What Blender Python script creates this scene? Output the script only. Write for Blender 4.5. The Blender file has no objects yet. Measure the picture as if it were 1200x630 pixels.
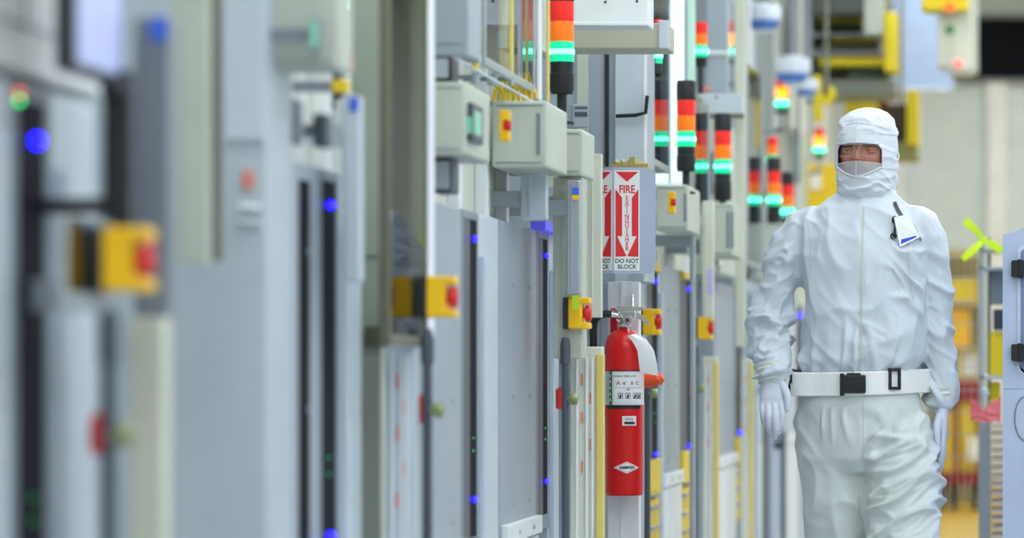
import bpy, bmesh, math, random
import numpy as np
from mathutils import Vector, Matrix, noise
from mathutils.bvhtree import BVHTree

random.seed(7)
C = bpy.context.scene
COL = C.collection
PI = math.pi

# ------------------------------------------------------------------ camera, world, exposure
cam_d = bpy.data.cameras.new('camera')
cam = bpy.data.objects.new('camera', cam_d)
COL.objects.link(cam)
CZ, FPX, VX, VY = 1.10, 4500.0, 1185.0, 427.0
cam.location = (0, 0, CZ)
cam.rotation_euler = (PI / 2, 0, 0)
cam_d.sensor_width = 36.0
cam_d.lens = FPX / 1200 * 36.0
cam_d.shift_x = -(VX - 600) / 1200
cam_d.shift_y = (VY - 315) / 1200
cam_d.clip_end = 200
cam_d.dof.use_dof = True
cam_d.dof.focus_distance = 10.62
cam_d.dof.aperture_fstop = 135.0 / 46.0
C.camera = cam

world = bpy.data.worlds.new('cleanroom_air')
C.world = world
world.use_nodes = True
world.node_tree.nodes['Background'].inputs[0].default_value = (0.86, 0.93, 1.0, 1)
world.node_tree.nodes['Background'].inputs[1].default_value = 0.5

C.view_settings.view_transform = 'Standard'
C.view_settings.look = 'None'
C.view_settings.gamma = 1.0
C.view_settings.exposure = 0.08
C.view_settings.use_curve_mapping = False

LAMP = 9.5        # radiance of the ceiling diffusers

# ------------------------------------------------------------------ pixel <-> place
def Yp(px, X): return FPX * X / (px - VX)
def Zp(py, Y): return CZ - (py - VY) * Y / FPX
def Xp(px, Y): return (px - VX) * Y / FPX

# ------------------------------------------------------------------ materials
MATS = {}
def lin(c):
    c = c / 255.0
    return c / 12.92 if c <= 0.04045 else ((c + 0.055) / 1.055) ** 2.4
def mat(name, rgb, rough=0.5, metal=0.0, emit=0.0, var=0.04, scale=6.0, bump=0.0, spec=0.5, bscale=40.0, coat=0.0):
    """procedural material; rgb are sRGB 0..255"""
    if name in MATS: return MATS[name]
    m = bpy.data.materials.new(name); m.use_nodes = True
    nt = m.node_tree; b = nt.nodes['Principled BSDF']
    col = tuple(lin(c) for c in rgb)
    b.inputs['Roughness'].default_value = rough
    b.inputs['Metallic'].default_value = metal
    b.inputs['Specular IOR Level'].default_value = spec
    b.inputs['Coat Weight'].default_value = coat
    tc = nt.nodes.new('ShaderNodeTexCoord')
    if var > 0:
        n = nt.nodes.new('ShaderNodeTexNoise'); n.inputs['Scale'].default_value = scale
        n.inputs['Detail'].default_value = 3
        nt.links.new(tc.outputs['Object'], n.inputs['Vector'])
        r = nt.nodes.new('ShaderNodeValToRGB')
        r.color_ramp.elements[0].position = 0.3; r.color_ramp.elements[1].position = 0.7
        r.color_ramp.elements[0].color = tuple(max(0, c * (1 - var)) for c in col) + (1,)
        r.color_ramp.elements[1].color = tuple(min(1, c * (1 + var)) for c in col) + (1,)
        nt.links.new(n.outputs['Fac'], r.inputs['Fac'])
        nt.links.new(r.outputs['Color'], b.inputs['Base Color'])
    else:
        b.inputs['Base Color'].default_value = col + (1,)
    if emit:
        b.inputs['Emission Color'].default_value = col + (1,)
        b.inputs['Emission Strength'].default_value = emit
    if bump:
        n2 = nt.nodes.new('ShaderNodeTexNoise'); n2.inputs['Scale'].default_value = bscale
        n2.inputs['Detail'].default_value = 4
        nt.links.new(tc.outputs['Object'], n2.inputs['Vector'])
        bp = nt.nodes.new('ShaderNodeBump'); bp.inputs['Strength'].default_value = bump
        bp.inputs['Distance'].default_value = 0.004
        nt.links.new(n2.outputs['Fac'], bp.inputs['Height'])
        nt.links.new(bp.outputs['Normal'], b.inputs['Normal'])
    MATS[name] = m
    return m
def glass_mat(name, tint=(0.97, 0.985, 0.98), ior=1.5, rough=0.02):
    m = bpy.data.materials.new(name); m.use_nodes = True
    nt = m.node_tree; nt.nodes.clear()
    out = nt.nodes.new('ShaderNodeOutputMaterial'); mix = nt.nodes.new('ShaderNodeMixShader')
    tr = nt.nodes.new('ShaderNodeBsdfTransparent'); gl = nt.nodes.new('ShaderNodeBsdfGlossy')
    fr = nt.nodes.new('ShaderNodeFresnel'); fr.inputs['IOR'].default_value = ior
    tr.inputs['Color'].default_value = tint + (1,)
    gl.inputs['Roughness'].default_value = rough
    gl.inputs['Color'].default_value = (0.95, 0.97, 1, 1)
    nt.links.new(fr.outputs[0], mix.inputs[0]); nt.links.new(tr.outputs[0], mix.inputs[1])
    nt.links.new(gl.outputs[0], mix.inputs[2]); nt.links.new(mix.outputs[0], out.inputs[0])
    return m
def sheer_mat(name, rgb, fac):
    m = bpy.data.materials.new(name); m.use_nodes = True
    nt = m.node_tree; b = nt.nodes['Principled BSDF']; out = nt.nodes['Material Output']
    b.inputs['Base Color'].default_value = tuple(lin(c) for c in rgb) + (1,)
    b.inputs['Roughness'].default_value = 0.8
    tr = nt.nodes.new('ShaderNodeBsdfTransparent'); mix = nt.nodes.new('ShaderNodeMixShader')
    mix.inputs[0].default_value = fac
    nt.links.new(tr.outputs[0], mix.inputs[1]); nt.links.new(b.outputs[0], mix.inputs[2])
    nt.links.new(mix.outputs[0], out.inputs[0])
    return m

CREAM = mat('cream_paint', (192, 198, 184), 0.42)
CREAM2 = mat('pale_cream_paint', (214, 217, 198), 0.4)
BLUEG = mat('blue_grey_paint', (162, 173, 183), 0.4)
PALE = mat('pale_white_blue_paint', (198, 209, 218), 0.4)
GREYP = mat('mid_grey_paint', (130, 138, 146), 0.42)
STEEL = mat('brushed_aluminium', (176, 184, 190), 0.32, metal=0.55)
DGREY = mat('dark_grey_plastic', (74, 82, 92), 0.45)
OLIVE = mat('olive_grey_frame', (108, 108, 88), 0.5)
BLACK = mat('black_plastic', (24, 26, 30), 0.45)
SLOT = mat('dark_slot_interior', (20, 21, 30), 0.6, spec=0.05)
WHITEP = mat('white_painted_metal', (238, 241, 242), 0.4)
YEL = mat('safety_yellow', (255, 198, 0), 0.4, var=.02)
YELP = mat('golden_yellow_plate', (240, 205, 40), 0.4)
YELA = mat('amber_tube_and_reflection', (226, 205, 110), 0.3)
RED = mat('signal_red', (216, 26, 24), 0.35)
REDX = mat('extinguisher_red_enamel', (214, 10, 8), 0.3, coat=0.15, spec=.4, var=0.02)
CHROME = mat('chrome', (215, 215, 210), 0.18, metal=1.0)
RUBBER = mat('black_rubber', (30, 32, 34), 0.5)
LED = mat('blue_indicator_light', (12, 6, 255), 0.4, emit=26.0, var=0)
LEDG = mat('green_indicator_light', (20, 230, 120), 0.4, emit=6.0, var=0)
LEDR = mat('red_indicator_light', (255, 70, 40), 0.4, emit=4.0, var=0)
GRN = mat('green_lamp_lens_lit', (0, 196, 132), 0.3, emit=1.0, var=0)
GRNC = mat('green_lamp_glowing_ring', (90, 255, 205), 0.3, emit=5.0, var=0)
ORG = mat('orange_lamp_lens', (255, 120, 6), 0.25, emit=0.25, var=0)
ORGL = mat('orange_lamp_lens_lit', (255, 150, 10), 0.25, emit=2.2, var=0)
REDL = mat('red_lamp_lens', (240, 36, 22), 0.25, emit=0.22, var=0)
SCREEN = mat('lavender_screen', (178, 190, 236), 0.3, emit=0.18, var=0)
SCRG = mat('green_tinted_display', (120, 190, 165), 0.3, emit=0.3, var=0.2, scale=20)
PAPER = mat('white_paper', (240, 242, 240), 0.7)
BLUES = mat('blue_sticker', (70, 110, 225), 0.5)
LAVB = mat('lavender_blue_block', (104, 104, 250), 0.4, emit=0.25, var=0)
PINK = mat('red_tag', (222, 140, 122), 0.5)
LIME = mat('lime_sticker', (190, 220, 40), 0.5)
GLASS = glass_mat('clear_acrylic', ior=1.22)
GLASS2 = glass_mat('thin_clear_film', ior=1.09)

# ------------------------------------------------------------------ mesh builder
class MB:
    def __init__(self): self.bm = bmesh.new()
    def _xf(self, verts, M):
        for v in verts: v.co = M @ v.co
    def box(self, x0, x1, y0, y1, z0, z1, bev=0.0, seg=2, rot=None):
        r = bmesh.ops.create_cube(self.bm, size=1.0)
        vs = r['verts']
        c = Vector(((x0 + x1) / 2, (y0 + y1) / 2, (z0 + z1) / 2))
        sx, sy, sz = abs(x1 - x0), abs(y1 - y0), abs(z1 - z0)
        R = rot if rot is not None else Matrix.Identity(3)
        for v in vs:
            v.co = c + R @ Vector((v.co.x * sx, v.co.y * sy, v.co.z * sz))
        if bev > 0:
            es = list({e for v in vs for e in v.link_edges})
            bmesh.ops.bevel(self.bm, geom=es, offset=min(bev, 0.45 * min(sx, sy, sz)), segments=seg, affect='EDGES', profile=0.5)
        return self
    def cone(self, p0, p1, r0, r1=None, seg=20, caps=True):
        p0, p1 = Vector(p0), Vector(p1); r1 = r0 if r1 is None else r1
        d = p1 - p0; L = d.length
        r = bmesh.ops.create_cone(self.bm, cap_ends=caps, cap_tris=False, segments=seg, radius1=max(r0, 1e-5), radius2=max(r1, 1e-5), depth=L)
        q = d.to_track_quat('Z', 'Y').to_matrix().to_4x4()
        self._xf(r['verts'], Matrix.Translation((p0 + p1) / 2) @ q)
        return self
    def sphere(self, c, r, sx=1, sy=1, sz=1, u=20, v=14):
        q = bmesh.ops.create_uvsphere(self.bm, u_segments=u, v_segments=v, radius=r)
        self._xf(q['verts'], Matrix.Translation(c) @ Matrix.Diagonal((sx, sy, sz, 1)))
        return self
    def lathe(self, prof, c, seg=32, axis='Z'):
        """prof: list of (radius, height)"""
        rings = []
        for (r, h) in prof:
            ring = []
            for k in range(seg):
                a = 2 * PI * k / seg
                p = Vector((r * math.cos(a), r * math.sin(a), h))
                if axis == 'X': p = Vector((p.z, p.x, p.y))
                if axis == 'Y': p = Vector((p.x, p.z, p.y))
                ring.append(self.bm.verts.new(p + Vector(c)))
            rings.append(ring)
        for a, b in zip(rings, rings[1:]):
            for k in range(seg):
                self.bm.faces.new((a[k], a[(k + 1) % seg], b[(k + 1) % seg], b[k]))
        self.bm.faces.new(list(reversed(rings[0]))); self.bm.faces.new(rings[-1])
        return self
    def loft(self, rings, cap=True):
        vr = [[self.bm.verts.new(p) for p in r] for r in rings]
        n = len(vr[0])
        for a, b in zip(vr, vr[1:]):
            for k in range(n):
                self.bm.faces.new((a[k], a[(k + 1) % n], b[(k + 1) % n], b[k]))
        if cap:
            self.bm.faces.new(list(reversed(vr[0]))); self.bm.faces.new(vr[-1])
        return self
    def tube(self, pts, r, seg=12, cap=True):
        pts = [Vector(p) for p in pts]
        rs = r if isinstance(r, (list, tuple)) else [r] * len(pts)
        rings = []; up = None
        for i, p in enumerate(pts):
            t = (pts[min(i + 1, len(pts) - 1)] - pts[max(i - 1, 0)]).normalized()
            if up is None:
                up = t.orthogonal().normalized()
            else:
                up = (up - t * up.dot(t)).normalized()
            b = t.cross(up)
            rings.append([p + rs[i] * (math.cos(2 * PI * k / seg) * up + math.sin(2 * PI * k / seg) * b) for k in range(seg)])
        return self.loft(rings, cap)
    def prism(self, poly, d0, d1, axis='Y', M=None):
        """poly in (u,v): axis Y -> x,z ; X -> y,z ; Z -> x,y ; M: optional placing matrix"""
        def mk(u, v, d):
            p = {'Y': Vector((u, d, v)), 'X': Vector((d, u, v)), 'Z': Vector((u, v, d))}[axis]
            return M @ p if M is not None else p
        a = [self.bm.verts.new(mk(u, v, d0)) for u, v in poly]
        b = [self.bm.verts.new(mk(u, v, d1)) for u, v in poly]
        n = len(poly)
        for k in range(n): self.bm.faces.new((a[k], a[(k + 1) % n], b[(k + 1) % n], b[k]))
        self.bm.faces.new(list(reversed(a))); self.bm.faces.new(b)
        return self
    def F(self, px0, px1, py0, py1, Y, ln, bev=0.003):
        return self.box(Xp(px0, Y), Xp(px1, Y), Y, Y + ln, Zp(py1, Y), Zp(py0, Y), bev)
    def S(self, px0, px1, X, th, z0, z1, bev=0.003):
        return self.box(X - th, X, Yp(px0, X), Yp(px1, X), z0, z1, bev)

ROOT = {}
def build(name, mb, m, parent=None, smooth=None):
    bm = mb.bm
    bmesh.ops.recalc_face_normals(bm, faces=bm.faces[:])
    if parent is not None:
        loc = ROOT[parent.name]
    else:
        xs = [v.co for v in bm.verts]
        lo = [min(v[i] for v in xs) for i in range(3)]; hi = [max(v[i] for v in xs) for i in range(3)]
        loc = Vector(((lo[0] + hi[0]) / 2, (lo[1] + hi[1]) / 2, lo[2]))
    bmesh.ops.translate(bm, verts=bm.verts[:], vec=-loc)
    me = bpy.data.meshes.new(name)
    bm.to_mesh(me); bm.free()
    if smooth is not None:
        me.shade_smooth()
        try: me.set_sharp_from_angle(angle=smooth)
        except Exception: pass
    me.materials.append(m)
    o = bpy.data.objects.new(name, me); COL.objects.link(o)
    if parent is not None:
        o.parent = parent
    else:
        o.location = loc
    ROOT[o.name] = loc.copy()
    return o
SM = math.radians(35)
def tag(o, label, cat, group=None, kind=None):
    o['label'] = label; o['category'] = cat
    if group: o['group'] = group
    if kind: o['kind'] = kind
    return o
def WX(z): return -1.27 if z < 1.45 else (-1.31 if z < 1.86 else -1.63)
def thing(name, label, cat, loc=(0, 0, 0), group=None):
    o = bpy.data.objects.new(name, None); COL.objects.link(o)
    o.location = loc; o.empty_display_size = 0.05
    ROOT[o.name] = Vector(loc)
    return tag(o, label, cat, group)
def struct(name, mb, m):
    o = build(name, mb, m); o['kind'] = 'structure'; return o
def copy_tree(o, loc, label, parent=None):
    c = o.copy(); COL.objects.link(c)
    if parent is not None: c.parent = parent
    else:
        c.location = loc; c['label'] = label
        ROOT[c.name] = Vector(loc)
    for ch in list(o.children): copy_tree(ch, None, None, c)
    return c
def text(name, s, size, M, m, parent, sx=1.0, spacing=1.0, ext=0.0003, bold=0.0):
    cu = bpy.data.curves.new(name, 'FONT'); cu.body = s; cu.size = size
    cu.align_x = 'CENTER'; cu.align_y = 'CENTER'; cu.extrude = ext; cu.offset = bold; cu.space_character = spacing
    t = bpy.data.objects.new(name, cu); COL.objects.link(t)
    bpy.context.view_layer.update()
    me = bpy.data.meshes.new_from_object(t.evaluated_get(bpy.context.evaluated_depsgraph_get()))
    bpy.data.objects.remove(t)
    me.name = name
    loc = ROOT[parent.name]
    me.transform(Matrix.Translation(-loc) @ M @ Matrix.Diagonal((sx, 1, 1, 1)))
    me.materials.clear(); me.materials.append(m)
    o = bpy.data.objects.new(name, me); COL.objects.link(o); o.parent = parent
    ROOT[o.name] = loc.copy()
    return o
def face_matrix(p, normal):
    """text plane at p facing `normal` (horizontal), up = Z"""
    n = Vector(normal).normalized(); up = Vector((0, 0, 1)); r = up.cross(n)
    return Matrix.Translation(p) @ Matrix((r, up, n)).transposed().to_4x4()

# ------------------------------------------------------------------ the room
struct('floor', MB().box(-1.75, 4.6, -4, 24, -0.1, 0), mat('pale_raised_floor', (170, 175, 176), 0.3))
struct('floor_far', MB().box(-1.75, 4.6, 24, 36.2, -0.1, 0), mat('floor_yellow_reflection', (204, 164, 14), 0.4))  # yellow reflected from the carts, put into the floor colour
struct('ceiling', MB().box(-1.75, 4.6, -4, 36.2, 4.7, 4.8), mat('white_ceiling', (232, 236, 238), 0.7))
struct('wall_left', MB().box(-1.75, -1.62, -4, 36, 0, 4.7), mat('pale_grey_wall', (205, 210, 203), 0.5))
struct('wall_right', MB().box(4.5, 4.6, -4, 36, 0, 4.7), mat('white_wall', (226, 231, 234), 0.55))
struct('wall_back', MB().box(-1.75, 4.6, 36, 36.1, 0, 4.7), mat('pale_greenish_wall', (214, 226, 228), 0.5))
for i, (a, b) in enumerate(((1048, 1058), (1157, 1180))):
    struct('trim_%d' % (i + 1), MB().box(Xp(a, 36), Xp(b, 36), 35.9, 36, 0, 3.75, 0.01), WHITEP)
bm_ = MB().box(Xp(1116, 36), 1.8, 35.93, 36.0, Zp(93, 36), Zp(22, 36), 0.01)
w_ = struct('window_1', bm_, mat('black_window_glass', (10, 13, 22), 0.6, spec=.1))
build('window_frame', MB().box(Xp(1108, 36), 1.86, 35.9, 36, Zp(98, 36), Zp(93, 36)).box(Xp(1108, 36), 1.86, 35.9, 36, Zp(22, 36), Zp(17, 36)), GREYP, w_)

k = 0
for X in (-0.35, 1.35, 3.2):
    for Y in (-2, 1.5, 5, 8.5, 12, 15.5, 19, 22.5, 26, 29.5, 33):
        t = thing('ceiling_light', 'white recessed ceiling light panel above the cleanroom aisle', 'ceiling light', (X, Y, 4.68), 'ceiling light panels')
        build('diffuser', MB().box(X - .32, X + .32, Y - .9, Y + .9, 4.675, 4.69), mat('lamp_diffuser', (245, 250, 255), 0.6, emit=LAMP, var=0), t)
        fr = MB()
        for (a, b, c, d) in ((-.36, -.32, -.94, .94), (.32, .36, -.94, .94), (-.32, .32, -.94, -.9), (-.32, .32, .9, .94)):
            fr.box(X + a, X + b, Y + c, Y + d, 4.66, 4.70)
        build('frame', fr, WHITEP, t)

# ------------------------------------------------------------------ towers with dark slots and blue indicator lights
TX = -1.25
def tower(label, y0, s0, s1, y1, top=1.455, z_slot=0.70, led=(1.392, 0.787), m=BLUEG, plate=True, second=None, yellow=False, louvre=False, ledY=None, inner=0.0):
    t = thing('loader_tower', label, 'equipment cabinet', (TX - .17, (y0 + y1) / 2, 0), 'loader towers along the tool row')
    body = MB().box(-1.60, TX - .03, y0, y1, 0, top - .004, .004)
    build('body', body, m, t)
    p = MB().box(TX - .03, TX, y0, s0 - .035, 0.0, top, .004)
    for zz in (1.30, 1.02, 0.75):
        for q in (.35, .8):
            yy = y0 + (s0 - .035 - y0) * q
            p.cone((TX, yy, zz), (TX + .003, yy, zz), .006, seg=10)
    if louvre:
        for k in range(26):
            z = 1.1 - k * .04
            p.box(TX, TX + .006, y0 + .03, s0 - .07, z, z + .014, .002)
    build('front_panel', p, m, t)
    fr = MB().box(TX - .03, TX + .001, s0 - .035, s0, z_slot - .04, top, .003)
    fr.box(TX - .03, TX + .001, s1, s1 + .035, z_slot - .04, top, .003)
    fr.box(TX - .03, TX + .001, s0, s1, top - .02, top, .003).box(TX - .03, TX + .001, s0, s1, z_slot - .04, z_slot, .003)
    build('slot_frame', fr, GREYP, t)
    sl = build('slot', MB().box(TX - .03, TX + .001, s0 + inner * (s1 - s0), s1, z_slot, top - .02), SLOT, t)
    if inner > 0: build('inner_channel', MB().box(TX - .03, TX + .0005, s0, s0 + inner * (s1 - s0), z_slot, top - .02), mat('channel_grey', (98, 100, 106), .5, spec=.2), t)
    ly = ledY or (s0 + inner * (s1 - s0) + s1) / 2
    for z in led:
        build('indicator_light', MB().sphere((TX + .004, ly, z), .0062), LED, t)
    build('status_light', MB().sphere((TX + .002, ly - .01, .93), .003).sphere((TX + .002, ly - .01, .9), .003), mat('dim_green_light', (20, 150, 70), .4, emit=1.0, var=0), t)
    if second:
        build('slot', MB().box(TX - .004, TX + .002, second[0], second[1], z_slot, top - .03), SLOT, t)
    c = MB().box(TX - .03, TX, s1 + .035, y1, 0, top, .004)
    c.box(TX, TX + .014, s1 + .05, min(y1 - .01, s1 + .10), 0.2, top - .1, .003)
    build('side_column', c, PALE if m is BLUEG else m, t)
    if plate:
        yb = s0 - .035
        pl = build('bracket_plate', MB().box(TX, TX + .02, y0 + .02, yb - .02, .66, .706, .003), WHITEP, t)
        for q in (.3, .7):
            yy = y0 + (yb - y0) * q
            build('bolt', MB().cone((TX + .02, yy, .683), (TX + .024, yy, .683), .006, seg=10), STEEL, pl)
        build('lower_rail', MB().box(TX, TX + .012, y0 + .03, yb - .03, .05, .655, .003).box(TX + .012, TX + .02, y0 + .2, y0 + .24, .05, .655, .002), WHITEP, t)
    if yellow:
        b = MB()
        b.box(TX - .028, TX + .014, s0, s1, z_slot - .05, z_slot + .07, .002)
        b.box(TX - .028, TX + .008, s0, s1, z_slot - .32, z_slot - .07, .002)
        build('yellow_panel', b, YELP, t)  # yellow reflected in the acrylic, put into the panel colour
        bb = MB()
        for k in range(5): bb.box(TX + .008, TX + .02, s0 - .01, s1 + .01, z_slot - .1 - k * .07, z_slot - .088 - k * .07)
        build('rung', bb, STEEL, t)
        build('yellow_cap', MB().box(TX - .03, TX + .014, s0 - .01, s1 + .02, top - .03, top, .003), YELP, t)
    return t
Y_ = lambda px: Yp(px, TX)
tower('grey louvred cabinet with black slot, nearest the viewer at the left edge', 4.05, Y_(20), Y_(52), Y_(112), led=(1.386,), m=PALE, plate=False, louvre=True, ledY=Y_(40))
tower('blue-grey cabinet with two black slots and a blue light, second from the left edge', Y_(304), Y_(377), Y_(393), Y_(424), second=(Y_(350), Y_(362)), plate=False)
tower('blue-grey cabinet with screws and one slot, behind the second emergency stop', Y_(486), Y_(543), Y_(558), Y_(584), inner=.5)
t3 = tower('blue-grey cabinet with screws and blue label, left of the cream column by the extinguisher', Y_(586), Y_(630), Y_(641), Y_(655), inner=.55)
build('blue_label', MB().box(TX - .01, TX + .03, Y_(626), Y_(648), 1.452, 1.478, .003), LAVB, t3)
tower('blue-grey cabinet with yellow reflection painted on its lower panel directly behind the fire extinguisher', Y_(714), Y_(758), Y_(770), Y_(774), yellow=True, plate=False, inner=.5)
tower('blue-grey cabinet with yellow capped slot, right of the fire extinguisher', Y_(775), Y_(797), Y_(808), Y_(815), yellow=True, inner=.7)
tower('blue-grey cabinet with white bracket plate, right of the farthest emergency stop', Y_(838), Y_(861), Y_(868), Y_(872), yellow=True, inner=.6)
tower('far blurred blue-grey cabinet left of the walking person', Y_(884), Y_(905), Y_(912), Y_(918), m=PALE)
tower('farthest blurred pale cabinet beside the gloved hand', Y_(921), Y_(934), Y_(940), Y_(946), m=PALE)

# ------------------------------------------------------------------ emergency stop boxes
EX = -1.153
def emo_proto():
    t = thing('emergency_stop', 'x', 'emergency stop', (EX, 0, 1.232), 'yellow emergency stop boxes on the tool row')
    z = 1.232
    build('mounting_base', MB().box(EX + .003, EX + .017, -.036, .036, z - .041, z + .041, .003), BLACK, t)
    g = MB().box(EX + .016, EX + .052, -.036, .036, z - .04, z + .04, .004)
    g.box(EX + .05, EX + .070, -.036, .036, z + .024, z + .04, .003).box(EX + .05, EX + .070, -.036, .036, z - .04, z - .024, .003)
    build('yellow_housing', g, YEL, t)
    build('red_button', MB().lathe([(.012, .05), (.012, .056), (.022, .058), (.022, .066), (.018, .072), (.001, .074)], (EX, 0, z), 24, 'X'), RED, t, SM)
    return t
emoY = [FPX * 1.153 / (VX - p) for p in (112, 493, 660, 748, 813)]
emo_lab = ['large blurred yellow emergency stop box nearest the viewer, below the hanging monitor',
           'yellow emergency stop box beside the clear acrylic screen with olive edge',
           'yellow emergency stop box left of the fire extinguisher sign, above the cream panel',
           'yellow emergency stop box just behind the chrome valve of the fire extinguisher',
           'yellow emergency stop box farthest away, right of the fire extinguisher']
e0 = emo_proto(); e0.location.y = emoY[0]; e0['label'] = emo_lab[0]
for y, l in zip(emoY[1:], emo_lab[1:]): copy_tree(e0, (EX, y, 1.232), l)

# service pipes with a knob under each emergency stop
pipe_lab = ['dark grey vertical pipe with red collar under the nearest emergency stop',
            'dark grey vertical pipe with brass knob beside the second emergency stop',
            'grey vertical pipe with brass knob left of the cream striped panel',
            'grey vertical pipe right beside the red fire extinguisher',
            'grey vertical pipe with orange collar under the farthest emergency stop']
pp = None
for i, (y, dx) in enumerate(zip(emoY, (.022, .016, .008, .03, .008))):
    if pp is None:
        pp = thing('service_pipe', pipe_lab[0], 'pipe', (EX, 0, 0), 'vertical service pipes under the emergency stops')
        build('pipe', MB().cone((EX, 0, 0.0), (EX, 0, 1.125), .0095), DGREY, pp, SM)
        build('knob', MB().lathe([(.004, 0), (.014, .004), (.016, .012), (.014, .02), (.001, .024)], (EX + .012, -.012, 1.012), 16, 'X').cone((EX, 0, 1.012), (EX + .02, -.012, 1.012), .006), mat('brass_knob', (150, 160, 110), .35, metal=.3), pp, SM)
        build('collar', MB().lathe([(.0095, 0), (.017, .004), (.017, .05), (.0095, .056)], (EX - .010, .014, .985), 16), mat('red_collar', (214, 50, 30), .4), pp, SM)
        build('cap', MB().lathe([(.010, 0), (.013, .004), (.013, .05), (.008, .07)], (EX, 0, 1.1), 16), DGREY, pp, SM)
        pp.location = (EX + dx, y - .02, 0)
    else:
        copy_tree(pp, (EX + dx, y - .02, 0), pipe_lab[i])

# cream guard columns beside the pipes
def guard(label, px0, px1, py, Y, ln=.05, stripe=True, yel=True, m=CREAM2):
    t = thing('guard_column', label, 'guard column', (Xp((px0 + px1) / 2, Y), Y, 0), 'cream guard columns')
    x0, x1, z = Xp(px0, Y), Xp(px1, Y), Zp(py, Y)
    w = x1 - x0
    build('column', MB().box(x0, x1, Y, Y + ln, 0, z, .004), m, t)
    if stripe:
        s = MB()
        for q in (.18, .48, .66): s.box(x0 + w * q, x0 + w * q + .006, Y - .006, Y, .0, z - .03, .001)
        build('ridge', s, WHITEP, t)
        b = MB()
        for q, zz in ((.34, z - .07), (.34, z - .17), (.34, z - .3), (.6, z - .12), (.6, z - .24)):
            b.box(x0 + w * q, x0 + w * q + .005, Y - .003, Y, zz - .03, zz)
        build('mark', b, PINK, t)
    if yel:
        build('yellow_edge_reflection', MB().box(x1 - .016, x1 + .002, Y - .008, Y + ln - .004, 0, z - .02, .002), YELA, t)  # warm yellow reflection painted as a coloured edge strip
    return t
guard('blurred beige guard column below the nearest emergency stop', 150, 192, 372, 4.98, yel=False, stripe=False)
guard('white guard column at the foot of the clear acrylic screen', 452, 487, 395, 7.42, yel=False, m=PALE)
guard('cream striped guard panel with a painted yellow edge reflection left of the fire extinguisher', 668, 706, 406, 10.05)
guard('cream striped guard panel with a painted yellow edge reflection below the farthest emergency stop', 823, 841, 418, 14.1)
guard('pale guard panel with a painted yellow edge reflection right of the white hanging post', 868, 882, 420, 17.0)

# ------------------------------------------------------------------ clear acrylic screens
def pane(label, X, y0, y1, z0, z1, frame=None, fw=.012, g=GLASS):
    t = thing('acrylic_screen', label, 'acrylic screen', (X, (y0 + y1) / 2, z0), 'clear acrylic screens on the tool row')
    build('pane', MB().box(X - .003, X + .003, y0, y1, z0, z1), g, t)
    f = MB().box(X - fw, X + .004, y0 - .02, y0, z0 - .02, z1, .002)
    f.box(X - .006, X + .006, y0, y1, z0 - .02, z0, .002)
    f.box(X - .006, X + .006, y1, y1 + .015, z0 - .02, z1, .002)
    f.box(-1.27 if y1 < 16 else -1.63, X - .002, y1 + .001, y1 + .012, z0 - .02, z0 + .02, .002)
    build('frame', f, frame or STEEL, t)
    return t
pane('clear acrylic screen with olive edge left of the second emergency stop', -1.1535, 7.12, 7.54, 1.155, 2.7, OLIVE, .016, GLASS2)
pane('clear acrylic screen left of the tall stack light on the cream box', -1.20, 8.75, 9.62, 1.80, 2.7, None, .004)
pane('clear low acrylic screen at the nearest emergency stop', -1.1535, 4.68, 4.89, 1.188, 1.282, None, .004)
pane('clear acrylic screen behind the fire extinguisher sign', -1.13, 11.75, 12.65, 1.75, 2.7)
pane('clear acrylic screen under the white lintel', -1.106, 13.2, 14.0, 1.60, 2.05)
pane('far clear acrylic screen left of the twin stack lights', -1.14, 16.6, 17.5, 1.55, 2.4)

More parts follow.
